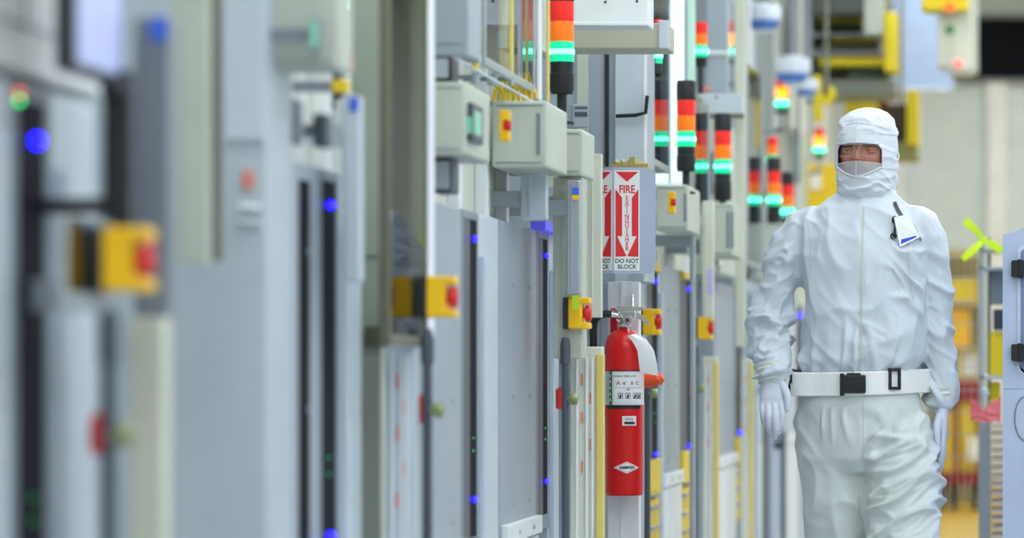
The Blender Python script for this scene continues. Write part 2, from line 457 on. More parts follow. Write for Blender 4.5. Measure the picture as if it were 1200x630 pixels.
# ------------------------------------------------------------------ cream control boxes with displays
def cbox(label, px0, px1, py0, py1, Y, ln, m=CREAM, display=None, legs=True, slit=None, switch=None, lamp=None):
    x0, x1, z0, z1 = Xp(px0, Y), Xp(px1, Y), Zp(py1, Y), Zp(py0, Y)
    t = thing('control_box', label, 'control box', ((x0 + x1) / 2, Y, z0), 'cream control boxes above the towers')
    build('housing', MB().box(x0, x1, Y, Y + ln, z0, z1, .006), m, t)
    build('wall_bracket', MB().box(WX(z0), x0 + .01, Y + ln * .55, Y + ln * .9, z0 + .02, z0 + .07, .003), GREYP, t)
    d = .006
    build('door_seam', MB().box(x0 + .012, x1 - .012, Y - .002, Y, z0 + .010, z0 + .013), GREYP, t)
    build('door_seam', MB().box(x0 + .012, x1 - .012, Y - .002, Y, z1 - .013, z1 - .010), GREYP, t)
    if display:      # dark display on the aisle face
        a, b = display
        dd = build('display', MB().box(x1, x1 + .012, Y + ln * a, Y + ln * b, z0 + .03, z1 - .04, .003), DGREY, t)
        build('screen', MB().box(x1 + .012, x1 + .014, Y + ln * (a + .03), Y + ln * (b - .12), z0 + .045, z1 - .055), SCRG, dd)
        build('screen_edge', MB().box(x1 - .002, x1 + .010, Y + ln * a - .004, Y + ln * a, z0 + .045, z1 - .07), SCRG, dd)
    if switch:       # small yellow switch with red middle
        yy, zc = switch
        sx = x1 + .001
        s = build('switch_block', MB().box(sx, sx + .022, yy, yy + .03, zc + .011, zc + .034, .003).box(sx, sx + .022, yy, yy + .03, zc - .034, zc - .011, .003).box(sx, sx + .008, yy, yy + .03, zc - .012, zc + .012), YEL, t)
        build('switch_button', MB().cone((sx + .006, yy + .012, zc), (sx + .024, yy + .012, zc), .0105, seg=18), RED, s)
    if slit:
        q = MB()
        for sp in slit: q.box(Xp(sp, Y) - .005, Xp(sp, Y) + .005, Y - .004, Y + .002, z0 + .03, z1 - .03, .001)
        build('slit', q, GREYP, t)
    if lamp:
        build('red_lamp', MB().box(Xp(lamp[0], Y) - .006, Xp(lamp[0], Y) + .006, Y - .008, Y, Zp(lamp[1], Y) - .02, Zp(lamp[1], Y) + .02, .002), mat('red_pilot_light', (235, 70, 60), .4, emit=.5, var=0), t)
        build('green_lamp', MB().sphere((Xp(lamp[0] + 3, Y), Y - .004, Zp(lamp[1] - 15, Y)), .008), mat('lime_pilot_light', (170, 225, 60), .4, emit=.8, var=0), t)
    return t
cbox('large blurred cream control box at the top, left of the olive edged screen', 306, 396, -70, 80, 6.2, .14)
cbox('cream control box with green display below the grey overhead cabinet', 478, 545, 96, 181, 7.9, .38, display=(.08, .5), switch=(8.42, Zp(147, 8.42)))
cbox('wide cream control box below the clear acrylic screen and yellow tubing', 576, 641, 118, 196, 9.3, .42, slit=(631,))
cbox('cream box carrying the tallest stack light', 650, 683, 151, 206, 9.84, .28, lamp=(644 + 8, 172), m=CREAM)
cbox('cream control box right of the fire extinguisher sign', 768, 806, 216, 270, 12.75, .5, slit=(803,), switch=(12.0, Zp(237, 12.0)), m=CREAM)
cbox('cream control box under the black capped stack light below the lintel', 820, 860, 238, 300, 14.15, .5, slit=(853, 858))
cbox('far cream control box with dark display beside the twin stack lights', 879, 930, 262, 330, 17.65, .7, slit=(883,))

# posts and cream columns under the boxes
def post(name, label, cat, px0, px1, py0, py1, Y, ln, m, stickers=(), cap=None, group=None, tofloor=False, bracket=True):
    x0, x1, z0, z1 = Xp(px0, Y), Xp(px1, Y), Zp(py1, Y), Zp(py0, Y)
    if tofloor: z0 = 0
    t = thing(name, label, cat, ((x0 + x1) / 2, Y, z0), group)
    w = x1 - x0
    b = MB().box(x0, x1, Y, Y + ln, z0, z1, .003)
    b.box(x0 + w * .3, x0 + w * .45, Y - .003, Y, z0 + .01, z1 - .01, .001)
    build('profile', b, m, t)
    if bracket and x0 > WX(z1): build('wall_bracket', MB().box(WX(z1), x0 + .002, Y + ln * .3, Y + ln * .8, z1 - .09, z1 - .05, .002), m, t)
    for (py, h, mm) in stickers:
        zc = Zp(py, Y); hh = h * Y / FPX / 2
        build('sticker', MB().box(x0 + w * .45, x1 - .001, Y - .004, Y - .0005, zc - hh, zc + hh), mm, t)
    if cap: build('end_cap', MB().box(x0 - .003, x1 + .003, Y - .003, Y + ln + .003, z1, z1 + .01, .002).box(x0 - .003, x1 + .003, Y - .003, Y + ln + .003, z0 - .01, z0, .002), cap, t)
    return t
PG = 'vertical posts between the tools'
post('cream_column', 'cream column under the box with the tallest stack light', 'column', 648, 682, 207, 420, 9.88, .12, CREAM, group=PG)
post('aluminium_post', 'grey aluminium post with blue and lime stickers left of the extinguisher sign', 'post', 664, 679, 211, 345, 9.8, .05, STEEL, ((224, 9, BLUES), (231, 6, YEL), (354, 16, LIME)), group=PG)
post('cream_column', 'cream column touching the left edge of the extinguisher sign', 'column', 687, 705, 180, 372, 10.25, .03, CREAM2, group=PG)
post('aluminium_post', 'blurred grey ribbed post behind the nearest emergency stop', 'post', 157, 198, 20, 268, 5.05, .05, GREYP, ((34, 28, BLUES),), group=PG, tofloor=True, bracket=False)
post('cream_column', 'blurred tall cream column left of the large cream box', 'column', 202, 245, -80, 310, 5.75, .02, CREAM, group=PG, bracket=False)
post('frame_post', 'blurred olive frame post left of the large cream box', 'post', 245, 258, -80, 305, 5.80, .03, mat('dull_olive_grey', (116, 120, 104), .5), group=PG, bracket=False)
post('aluminium_post', 'pale post with blue sticker between the double slot cabinet and olive edge', 'post', 400, 421, 112, 330, 6.9, .05, PALE, ((122, 16, BLUES),), group=PG)
post('aluminium_post', 'short pale post below the wide cream box', 'post', 610, 640, 200, 258, 9.6, .05, PALE, group=PG)
post('aluminium_post', 'slim post with lavender face under the box below the lintel', 'post', 823, 836, 235, 372, 13.6, .05, CREAM2, ((330, 30, mat('lavender_sticker', (200, 190, 230), .5)),), group=PG)
post('aluminium_post', 'slim steel post just right of the pipe beside the extinguisher', 'post', 808, 814, 258, 640, 13.3, .05, STEEL, group=PG, tofloor=True)
post('hanging_post', 'long white hanging post between the lintel and the walking person', 'post', 862, 873, -60, 406, 15.2, .06, CREAM2, cap=None, group=PG)
post('aluminium_post', 'far grey post behind the gloved hand on the left', 'post', 893, 902, 440, 700, 17.6, .05, GREYP, group=PG, tofloor=True)
post('aluminium_post', 'far dark post between the hand and the trouser leg', 'post', 915, 920, 505, 700, 19.2, .05, DGREY, group=PG, tofloor=True)

# small dark and coloured bits on the row
def bit(name, label, cat, px0, px1, py0, py1, Y, ln, m, reach=True, extra=None, group=None):
    x0, x1, z0, z1 = Xp(px0, Y), Xp(px1, Y), Zp(py1, Y), Zp(py0, Y)
    t = thing(name, label, cat, ((x0 + x1) / 2, Y, z0), group)
    h = z1 - z0
    build('housing', MB().box(x0, x1, Y, Y + ln, z0, z1, min(.006, .2 * h)), m, t)
    build('face_plate', MB().box(x0 + .15 * (x1 - x0), x1 - .15 * (x1 - x0), Y - .004, Y, z0 + .12 * h, z1 - .12 * h, .001), extra or m, t)
    if reach: build('wall_bracket', MB().box(WX((z0 + z1) / 2), x0 + .002, Y + ln * .3, Y + ln * .7, (z0 + z1) / 2 - .01, (z0 + z1) / 2 + .01), GREYP, t)
    return t
bit('connector_block', 'dark connector block on top of the cream box with green display', 'connector', 500, 530, 65, 95, 8.0, .1, BLACK, extra=STEEL)
bit('connector_block', 'dark twin connector under the cream box with green display', 'connector', 505, 530, 184, 226, 8.0, .1, DGREY, extra=STEEL)
bit('overhead_cabinet', 'grey overhead cabinet above the dark connector block', 'cabinet', 497, 549, -60, 66, 8.3, .2, BLUEG)
bit('pilot_lamp', 'blurred small red lamp left of the olive edged screen', 'lamp', 395, 412, 60, 85, 6.75, .03, RED)
bit('yellow_marker', 'blurred yellow marker below the small red lamp', 'marker', 388, 408, 93, 108, 6.75, .03, YELP)
bit('relay_module', 'first blurred grey module under the large cream box', 'module', 308, 322, 115, 168, 6.3, .06, GREYP, group='relay modules under the large cream box')
bit('relay_module', 'second blurred grey module under the large cream box', 'module', 334, 349, 115, 168, 6.35, .06, GREYP, group='relay modules under the large cream box')
bit('relay_module', 'dark blurred module under the large cream box, farthest of the three', 'module', 366, 383, 132, 172, 6.45, .06, DGREY, group='relay modules under the large cream box')
bit('red_valve', 'blurred red valve block in front of the beige guard column', 'valve', 103, 127, 494, 528, 4.86, .03, RED, reach=False)
bit('yellow_tag', 'yellow tag under the box with the tallest stack light', 'tag', 630, 652, 198, 204, 9.78, .04, YEL)
bit('display_unit', 'dark blurred display at the right end of the large cream box', 'display', 362, 374, 18, 62, 6.15, .03, GREYP, extra=SCRG)

# ------------------------------------------------------------------ stack lights
def stack(label, px, pyg, Y, scale=1.0, cap=True, lit_orange=False, body=.10, pole=.085, group='stack lights with a lit green segment', foot=True):
    x, zg = Xp(px, Y), Zp(pyg, Y)
    r = .0305 * scale
    h = .052 * scale
    z0 = zg - h / 2
    base = z0 - body - pole
    t = thing('stack_light', label, 'signal light', (x, Y, base), group)
    c = (x, Y, 0)
    build('green_lens', MB().lathe([(r, z0), (r * 1.02, z0 + .004), (r * 1.02, z0 + h - .004), (r, z0 + h)], c, 28), GRN, t, SM)
    build('glowing_ring', MB().lathe([(r * 1.02, zg - .007 * scale), (r * 1.06, zg - .005 * scale), (r * 1.06, zg + .005 * scale), (r * 1.02, zg + .007 * scale)], c, 28), GRNC, t, SM)
    build('orange_lens', MB().lathe([(r, z0 + h), (r * 1.02, z0 + h + .004), (r * 1.02, z0 + 2 * h - .004), (r, z0 + 2 * h)], c, 28), ORGL if lit_orange else ORG, t, SM)
    build('red_lens', MB().lathe([(r, z0 + 2 * h), (r * 1.02, z0 + 2 * h + .004), (r * 1.02, z0 + 3 * h - .004), (r, z0 + 3 * h)], c, 28), REDL, t, SM)
    if cap: build('cap', MB().lathe([(r * 1.03, z0 + 3 * h), (r * 1.05, z0 + 3 * h + .004), (r * 1.05, z0 + 3 * h + .058), (r * .95, z0 + 3 * h + .066), (.002, z0 + 3 * h + .067)], c, 28), BLACK, t, SM)
    build('body', MB().lathe([(r * .92, z0 - body), (r * 1.04, z0 - body + .012), (r * 1.04, z0 - .03), (r * .96, z0 - .028), (r, z0)], c, 28), BLACK, t, SM)
    build('pole', MB().cone((x, Y, base), (x, Y, z0 - body), r * .42, seg=16), BLACK if not lit_orange else STEEL, t, SM)
    if foot: build('mounting_flange', MB().lathe([(r * 1.05, base), (r * 1.05, base + .006), (r * .5, base + .009)], c, 24), BLACK, t, SM)
    build('wall_bracket', MB().box(WX(base) if Y < 16 else -1.63, x, Y + r * .2, Y + r * .5, base - .02, base - .002), GREYP, t)
    return t
stack('tallest stack light at the top, on the cream box left of the overhead shelf', 658.5, 61, 9.9, 1.0, cap=True, body=.082, pole=.078)
stack('black capped stack light above the box right of the extinguisher sign', 804, 163, 12.86, 1.0, body=.082, pole=.075)
stack('black capped stack light hanging below the white lintel', 847, 195, 14.2, 1.0, body=.10, pole=.06)
stack('left one of the twin stack lights beside the hooded person', 907, 234, 17.7, 1.0, body=.11, pole=.06)
stack('right one of the twin stack lights beside the hooded person', 923, 248, 18.9, 1.0, body=.1, pole=.06)
stack('blurred stack light with lit orange and green above the white lintel', 862, 61, 18.0, 1.1, cap=False, lit_orange=True, body=.02, pole=.1, group='far blurred stack lights')
stack('blurred stack light with lit orange and green below the white pod', 916, 121, 21.6, 1.1, cap=False, lit_orange=True, body=.02, pole=.1, group='far blurred stack lights')
stack('blurred stack light nearest to the white hood of the person', 960, 175, 25.8, 1.1, cap=False, lit_orange=True, body=.02, pole=.1, group='far blurred stack lights')
post('aluminium_post', 'pale mint post between the white glow column and the overhead duct', 'post', 805, 814, -60, 300, 13.9, .04, mat('mint_paint', (196, 232, 216), .4), group=PG)
stack('blurred stack light added for a green blob between the beam and the white glow column', 766, 66, 12.3, .9, cap=False, body=.03, pole=.02)  # extra stack light, added for its green blob
stack('blurred stack light added for a green blob in front of the overhead duct', 821, 60, 15.6, .9, cap=False, body=.04, pole=.15)  # second added stack light, there for the green glow
stack('far green lit stack light just above the left twin stack light', 905, 187, 20.0, .9, cap=False, body=.04, pole=.1)
stack('blurred stack light at the top edge, left of the olive edged screen', 392, 6, 7.25, 1.0, cap=False, body=.05, pole=.1)

# ------------------------------------------------------------------ overhead shelves, big cabinet, lintel
def cabinet(name, label, cat, px0, px1, py0, py1, Y, ln, m, parts=(), group=None, tofloor=False):
    x0, x1, z0, z1 = Xp(px0, Y), Xp(px1, Y), Zp(py1, Y), Zp(py0, Y)
    if tofloor: z0 = 0
    t = thing(name, label, cat, ((x0 + x1) / 2, Y, z0), group)
    build('housing', MB().box(x0, x1, Y, Y + ln, z0, z1, .004), m, t)
    for (nm, a, b, c, d, th, mm) in parts:
        xa, xb, za, zb = Xp(a, Y), Xp(b, Y), Zp(d, Y), Zp(c, Y)
        build(nm, MB().box(xa, xb, Y - th, Y + .001, za, zb, min(.003, .3 * th)), mm, t)
    return t
cabinet('overhead_shelf', 'white overhead shelf box at the top behind the tallest stack light', 'shelf', 560, 760, -70, 30, 10.3, .15, WHITEP, (('rivet', 708, 711, 1, 4, .004, DGREY), ('rivet', 745, 748, 0, 3, .004, DGREY), ('lip', 562, 761, 26, 30, .006, WHITEP)))
cabinet('overhead_beam', 'beige beam under the white overhead shelf', 'beam', 560, 783, 27, 57, 10.75, .2, mat('beige_beam', (188, 186, 164), .5), (('end_cap', 772, 784, 24, 57, .01, PALE),))
cab = cabinet('tall_cabinet', 'tall pale cabinet with black cable and door handle behind the extinguisher sign', 'cabinet', 560, 757, 50, 330, 11.45, .28, BLUEG,
        (('side_panel', 676, 690, 58, 330, .01, CREAM), ('door', 721, 755, 57, 330, .012, PALE), ('door_gap', 709, 714, 58, 195, .014, BLACK), ('nameplate', 671, 689, 122, 150, .013, mat('grey_nameplate', (170, 178, 190), .5)), ('corner_strip', 754, 758, 57, 330, .014, WHITEP)))
build('plate_lines', MB().box(Xp(673, 11.43), Xp(688, 11.43), 11.434, 11.438, Zp(127, 11.43), Zp(125, 11.43)).box(Xp(673, 11.43), Xp(688, 11.43), 11.434, 11.438, Zp(136, 11.43), Zp(131, 11.43)), DGREY, cab)
hd = MB().tube([(Xp(722, 11.42), 11.42, Zp(136, 11.42)), (Xp(745, 11.42), 11.41, Zp(135, 11.41)), (Xp(757, 11.42), 11.41, Zp(132, 11.41)), (Xp(759, 11.42), 11.41, Zp(112, 11.41))], .006)
build('handle', hd, BLACK, cab, SM)
cabinet('lintel', 'white lintel bar above the black capped stack light', 'lintel', 740, 869, 110, 136, 15.0, .15, PALE, (('lower_shadow', 742, 872, 133, 139, .01, OLIVE), ('bolt', 838, 841, 112, 115, .006, DGREY)))  # olive strip below is the lintel's shadow, put in as colour
cabinet('overhead_duct', 'pale grey overhead duct left of the blurred stack lights', 'duct', 806, 852, -60, 112, 16.2, .15, BLUEG, (('flange', 806, 858, 60, 64, .01, WHITEP), ('red_tape', 818, 832, 102, 108, .012, PINK), ('strip', 815, 828, -20, 100, .014, GREYP)))
cabinet('glow_column', 'bright white column with an added glow behind the black capped stack light', 'column', 763, 799, -60, 215, 13.5, .1, mat('painted_glow_white', (236, 250, 250), .5, emit=.55, var=0), (('groove', 784, 786, -60, 215, .006, BLUEG),))  # glow is put in as emission; the column is no lamp

# hoses on the boxes (clear line with golden tubing)
t = thing('yellow_tubing', 'golden yellow tubing coiled on the wide cream box', 'tubing', (-1.2, 9.45, Zp(118, 9.4)))
for k in range(7):
    Yq = 9.32 + .05 * k
    pts = []
    for j in range(15):
        a = j / 14 * PI
        pts.append((Xp(584 + 6.5 * k, Yq) + .012 * math.cos(a), Yq, Zp(119, Yq) + (.035 + .02 * ((k * 7) % 3)) * math.sin(a)))
    build('tube_loop', MB().tube(pts, .0045, 8), YELP, t, SM)
tag(build('clear_hose', MB().tube([(Xp(536, 8.2), 8.2, Zp(70, 8.2)), (Xp(575, 8.8), 8.8, Zp(92, 8.8)), (Xp(615, 9.3), 9.3, Zp(114, 9.3)), (Xp(650, 9.8), 9.8, Zp(140, 9.8)), (Xp(655, 9.9), 9.95, Zp(150, 9.95))], .0035), PALE, None, SM), 'thin pale hose running down to the foot of the tallest stack light', 'hose')
for (a, b, py0, py1, Y, lab, m) in ((553, 561, -40, 98, 8.6, 'golden vertical tube right of the grey overhead cabinet', YELP), (572, 581, -40, 100, 9.0, 'white vertical tube left of the golden tubing', WHITEP), (596, 602, -40, 100, 9.2, 'pale golden vertical tube above the wide cream box', YELA), (629, 635, -40, 128, 9.55, 'white vertical tube left of the tallest stack light', WHITEP), (640, 644, -40, 135, 9.7, 'golden vertical tube touching the tallest stack light', YELA)):
    x = Xp((a + b) / 2, Y); r = (b - a) / 2 * Y / FPX
    tt = thing('vertical_tube', lab, 'tube', (x, Y, Zp(py1, Y)), 'vertical tubes above the cream boxes')
    build('tube', MB().cone((x, Y, Zp(py1, Y)), (x, Y, Zp(py0, Y)), r, seg=14), m, tt, SM)
    build('fitting', MB().lathe([(r * 1.3, 0), (r * 1.3, .02), (r, .026)], (x, Y, Zp(py1, Y)), 14), STEEL, tt, SM)
    build('wall_bracket', MB().box(-1.64, x, Y - .004, Y + .004, Zp(py1, Y) + .01, Zp(py1, Y) + .02), GREYP, tt)

# ------------------------------------------------------------------ hanging monitor, nearest tool top
t = thing('monitor', 'blurred lavender monitor with dark bezel hanging at the upper left', 'monitor', (-1.16, 4.85, 1.45))
z0 = Zp(84, 4.72)
build('bezel', MB().box(-1.172, -1.150, 4.70, 4.98, z0, z0 + .22, .004), BLACK, t)
build('screen', MB().box(-1.151, -1.1475, 4.725, 4.955, z0 + .012, z0 + .205), SCREEN, t)
arm = MB().box(Xp(119, 4.93), Xp(152, 4.93), 4.93, 4.96, Zp(268, 4.93), z0 + .02, .006)
arm.sphere((Xp(134, 4.93), 4.93, Zp(105, 4.93)), .018)
build('arm', arm, BLACK, t)
build('wall_bracket', MB().box(-1.26, -1.155, 4.94, 4.955, Zp(250, 4.93), Zp(250, 4.93) + .02), BLACK, t)
t = thing('upper_cabinet', 'pale blue-white upper cabinet with seams at the top left corner', 'cabinet', (-1.35, 4.7, 1.47))
yy0, yy1 = 4.05, Yp(118, -1.25)
build('housing', MB().box(-1.60, -1.25, yy0, yy1, 1.465, 2.4, .004), WHITEP, t)
build('seam', MB().box(-1.251, -1.248, yy0, yy1 - .02, 1.527, 1.530).box(-1.251, -1.248, Yp(28, -1.25), Yp(28, -1.25) + .004, 1.53, 2.3).box(-1.251, -1.248, yy0, yy1 - .02, 1.465, 1.47), GREYP, t)
build('status_light', MB().sphere((-1.247, Yp(20, -1.25), Zp(108, Yp(20, -1.25))), .003), LEDR, t)
build('status_light', MB().sphere((-1.247, Yp(20, -1.25), Zp(118, Yp(20, -1.25))), .003), LEDG, t)

# pale cabinets filling the row behind
cabinet('tall_cabinet', 'pale blurred tall cabinet between the cream column and the large cream box', 'cabinet', 100, 312, -80, 700, 6.12, .22, mat('pale_blue_grey', (186, 197, 205), .4), (('door', 262, 310, -80, 165, .01, PALE), ('label', 284, 298, 200, 222, .008, PINK), ('handle', 282, 306, 240, 246, .02, WHITEP), ('handle', 282, 306, 258, 262, .02, WHITEP)), tofloor=True)
cabinet('tall_cabinet', 'cream blurred tall cabinet behind the olive edged screen', 'cabinet', 300, 447, -80, 700, 7.56, .4, CREAM, (('door', 412, 446, -80, 300, .01, CREAM),), tofloor=True)
cabinet('tall_cabinet', 'narrow pale lavender cabinet seen through the olive edged screen', 'cabinet', 448, 492, -80, 395, 7.6, .2, mat('pale_lavender', (240, 242, 252), .4), (('door', 452, 488, -70, 380, .01, mat('pale_lavender', (240, 242, 252), .4)), ('red_tag', 471, 478, 185, 215, .014, PINK)))
for (y0, y1, lab) in ((6.4, 7.45, 'recessed pale panel under the large blurred cream box'), (8.02, 9.85, 'recessed pale panel behind the two cream boxes with the golden tubing'), (12.0, 15.5, 'recessed pale panel behind the cream box right of the extinguisher sign')):
    t = thing('recessed_panel', lab, 'panel', (-1.45, (y0 + y1) / 2, 1.456), 'recessed panels over the towers')
    build('sheet', MB().box(-1.60, -1.30, y0, y1, 1.457, 1.86, .003), CREAM2, t)
    for q in (.2, .45, .7, .9): build('rib', MB().box(-1.30, -1.27, y0 + (y1 - y0) * q, y0 + (y1 - y0) * q + .05, 1.457, 1.85, .003), WHITEP, t)
cabinet('upper_cabinet', 'cream upper cabinet behind the golden tubing', 'cabinet', 480, 634, -80, 58, 9.9, .3, CREAM2, (('door', 500, 632, -70, 52, .01, CREAM),))
ENC = mat('warm_grey_enclosure', (172, 178, 172), .45)
for i, (px0, px1, py0, Y, ln, m, lab) in enumerate((
        (700, 864, 138, 15.6, .9, CREAM, 'cream tool enclosure under the white lintel'),
        (745, 886, -30, 18.5, 1.6, BLUEG, 'tall grey tool enclosure behind the twin stack lights'),
        (800, 926, -60, 22.3, 1.4, ENC, 'tall warm grey tool enclosure behind the white pods'),
        (860, 946, 150, 24.2, 1.2, mat('mint_white', (206, 226, 214), .4), 'low mint white tool enclosure left of the hood'),
        (880, 984, 190, 27.5, 2.5, CREAM, 'farthest low tool enclosure behind the white hood'))):
    x1_ = Xp(px1, Y + ln); px1n = VX + x1_ * FPX / Y
    cabinet('tool_enclosure', lab, 'machine', px0, px1n, py0, VY - 0.37 * FPX / Y, Y, ln, m, (
        ('door', px1n - 30, px1n - 4, py0 + 20, VY - 0.42 * FPX / Y, .015, m), ('window', px1n - 22, px1n - 8, py0 + 40, py0 + 90, .018, GREYP), ('edge_strip', px1n - 3, px1n, py0, VY - 0.40 * FPX / Y, .02, WHITEP)), group='tool enclosures along the aisle')
cabinet('yellow_board', 'yellow board low behind the left side of the hood', 'board', 943, 992, 192, 262, 27.35, .15, YELP, (('white_board', 950, 962, 200, 222, .02, WHITEP),))
for (a, b, c, d, Y, m, lab) in ((858, 861, 0, 300, 17.0, STEEL, 'thin steel pole right of the overhead duct'), (876, 880, -60, 240, 18.2, WHITEP, 'thin white pole left of the twin stack lights'), (933, 937, -60, 215, 22.0, GREYP, 'thin grey pole under the pink lamp'), (948, 951, -60, 190, 23.0, STEEL, 'thin steel pole left of the yellow gripper'), (884, 889, 335, 640, 17.4, PALE, 'pale pole behind the left sleeve'), (902, 906, 340, 640, 18.6, mat('lavender_pole', (196, 196, 226), .4), 'lavender pole behind the left sleeve')):
    post('service_pole', lab, 'pole', a, b, c, d, Y, .03, m, group=PG, tofloor=d > 600, bracket=False)
for (px, py, lab) in ((475, 108, 'blurred green stack light reflection added as a lamp on the narrow pale lavender cabinet'), (470, 4, 'blurred green stack light reflection added as a lamp at the top edge on the narrow pale lavender cabinet')):
    t = thing('lamp_reflection', lab, 'lamp', (Xp(px, 7.57), 7.57, Zp(py, 7.57)), 'green reflections added as lamps on the pale lavender cabinet')  # glowing discs added in place of green stack light reflections
    build('green_lens', MB().lathe([(.004, -.02), (.012, -.018), (.012, 0), (.004, .0)], (Xp(px, 7.57), 7.585, Zp(py, 7.57)), 18, 'Y'), mat('green_reflection_glow', (40, 255, 180), .4, emit=1.6, var=0), t, SM)
    build('red_lens', MB().lathe([(.004, -.016), (.010, -.014), (.010, 0), (.004, .0)], (Xp(px, 7.57), 7.585, Zp(py - 14, 7.57)), 18, 'Y'), PINK, t, SM)
# white pods overhead
for (px, py, Y, r, lab) in ((895, 22, 19.5, 21, 'blurred white and blue pod at the top, left of the pink lamp'), (928, 84, 21.0, 22, 'larger blurred white and blue pod above a far stack light'), (945, 104, 21.4, 14, 'small pale blue pod right of the larger pod')):
    s = Y / FPX
    x, z = Xp(px, Y), Zp(py, Y)
    t = thing('overhead_pod', lab, 'pod', (x, Y, z), 'white pods hanging over the aisle')
    build('shell', MB().lathe([(.3 * r * s, -.8 * r * s), (.75 * r * s, -.45 * r * s), (r * s, .2 * r * s), (.95 * r * s, .7 * r * s), (.4 * r * s, .85 * r * s)], (x, Y, z), 24), mat('pod_white', (226, 232, 240), .4), t, SM)
    build('blue_band', MB().lathe([(.6 * r * s, -.6 * r * s), (.8 * r * s, -.4 * r * s), (.92 * r * s, -.12 * r * s), (.6 * r * s, -.1 * r * s)], (x, Y - .004, z), 24), mat('pod_blue', (90, 130, 200), .4), t, SM)
    build('stem', MB().cone((x, Y, z + .8 * r * s), (x, Y, 4.7), .02), GREYP, t, SM)
t = thing('warning_lamp', 'blurred pink-red lamp at the top above the pods', 'lamp', (Xp(927, 24), 24, Zp(18, 24)))
build('dome', MB().sphere((Xp(927, 24), 24, Zp(11, 24)), .034, .8, .8, 1.4), mat('pink_red_lamp_lit', (255, 60, 100), .4, emit=1.6, var=0), t, SM)
build('stem', MB().cone((Xp(927, 24), 24, Zp(6, 24)), (Xp(927, 24), 24, 4.7), .015), GREYP, t, SM)

# ------------------------------------------------------------------ overhead hoist track and far bay
MOSS = mat('moss_grey_metal', (126, 128, 112), .5)
DMOSS = mat('dark_green_metal', (64, 84, 60), .5)
YB = mat('hoist_yellow', (232, 206, 20), .45)
DBR = mat('dark_brown_box', (70, 56, 34), .5)
t = thing('overhead_hoist', 'yellow and grey-green overhead hoist with horizontal rails above the hooded head', 'hoist', (Xp(1000, 23), 23, Zp(110, 23)))
def hb(name, a, b, c, d, Y, ln, m, par=t): return build(name, MB().box(Xp(a, Y), Xp(b, Y), Y, Y + ln, Zp(d, Y), Zp(c, Y), .01), m, par)
hb('body', 946, 1036, -40, 110, 23.6, .8, MOSS)
hb('rail', 940, 1034, 14, 19, 23.3, .4, MOSS); hb('yellow_rail', 956, 1030, 19, 25, 23.35, .4, YB)
hb('dark_panel', 955, 1010, 27, 37, 23.4, .3, DMOSS); hb('rail', 943, 1032, 38, 43, 23.3, .4, STEEL)
hb('yellow_stripe', 975, 1020, 44, 49, 23.4, .3, YB); hb('dark_panel', 958, 1030, 51, 58, 23.4, .3, MOSS); hb('rail', 945, 1034, 59, 65, 23.3, .4, STEEL)
hb('yellow_beam', 960, 1040, 67, 77, 23.1, .4, YB); hb('green_panel', 992, 1040, 79, 95, 23.2, .4, DMOSS)
hb('lower_deck', 962, 1050, 93, 112, 23.1, .5, MOSS)
hb('yellow_column', 1036, 1051, 14, 84, 23.0, .4, YB)
hb('grey_column', 1012, 1034, -40, 40, 22.9, .3, CREAM)
hb('dark_head', 952, 1010, -40, 16, 22.9, .4, mat('charcoal_green', (80, 84, 78), .5))
hb('hanger', 986, 996, -264, -30, 23.4, .3, MOSS)
t2 = thing('yellow_gripper', 'blurred yellow gripper below the hoist, left of the hood', 'gripper', (Xp(965, 22.4), 22.4, Zp(140, 22.4)))
for (a, b, c, d) in ((952, 962, 88, 128), (962, 974, 112, 122), (953, 964, 125, 142), (970, 978, 102, 116)): hb('jaw', a, b, c, d, 22.4, .12, YB, t2)
hb('motor', 944, 956, 104, 122, 22.4, .12, GREYP, t2); hb('frame', 966, 970, -290, 112, 22.45, .1, MOSS, t2)
t3 = thing('yellow_carrier', 'yellow frame carrier with dark brown box right of the hood', 'carrier', (Xp(1050, 25), 25, Zp(186, 25)))
hb('box', 1030, 1062, 122, 166, 25.2, .5, DBR, t3); hb('yellow_frame', 1062, 1076, 105, 170, 25.0, .5, YB, t3); hb('yellow_top', 990, 1030, 112, 132, 25.0, .5, YB, t3)
hb('base', 1040, 1075, 166, 186, 25.1, .5, mat('olive_base', (150, 148, 90), .5), t3); hb('red_knob', 1024, 1040, 114, 124, 25.0, .2, mat('dull_red', (130, 50, 40), .5), t3)
hb('hanger', 1054, 1058, -220, 122, 25.3, .1, MOSS, t3)
t4 = thing('hanging_sheet', 'pale lavender-blue hanging sheet left of the cream control pendant', 'sheet', (Xp(1078, 30), 30, Zp(106, 30)))
hb('sheet', 1046, 1118, -110, 105, 30.0, .04, mat('lavender_sheet', (168, 190, 226), .5), t4); hb('bottom_bar', 1046, 1112, 103, 107, 29.98, .08, PALE, t4)
t5 = thing('control_pendant', 'blurred cream control pendant with green and red lamps at the top right', 'control pendant', (Xp(1122, 24), 24, Zp(86, 24)))
hb('housing', 1099, 1140, -30, 78, 24.0, .3, CREAM2, t5); hb('side_panel', 1138, 1146, -30, 84, 24.1, .3, CREAM, t5)
hb('yellow_cover', 1080, 1135, -20, 12, 23.9, .3, YB, t5)
hb('foot', 1112, 1140, 76, 86, 23.95, .3, CREAM, t5)
hb('hanger', 1118, 1124, -244, -28, 24.1, .1, GREYP, t5)
for (px, py, m) in ((1113, 8, mat('red_lamp_lit', (255, 90, 40), .4, emit=1.2, var=0)), (1113, 35, mat('green_knob', (30, 130, 60), .4)), (1123, 75, mat('pink_lamp', (250, 130, 120), .4, emit=.6, var=0))):
    build('lamp', MB().sphere((Xp(px, 23.9), 23.88, Zp(py, 23.9)), .03), m, t5, SM)

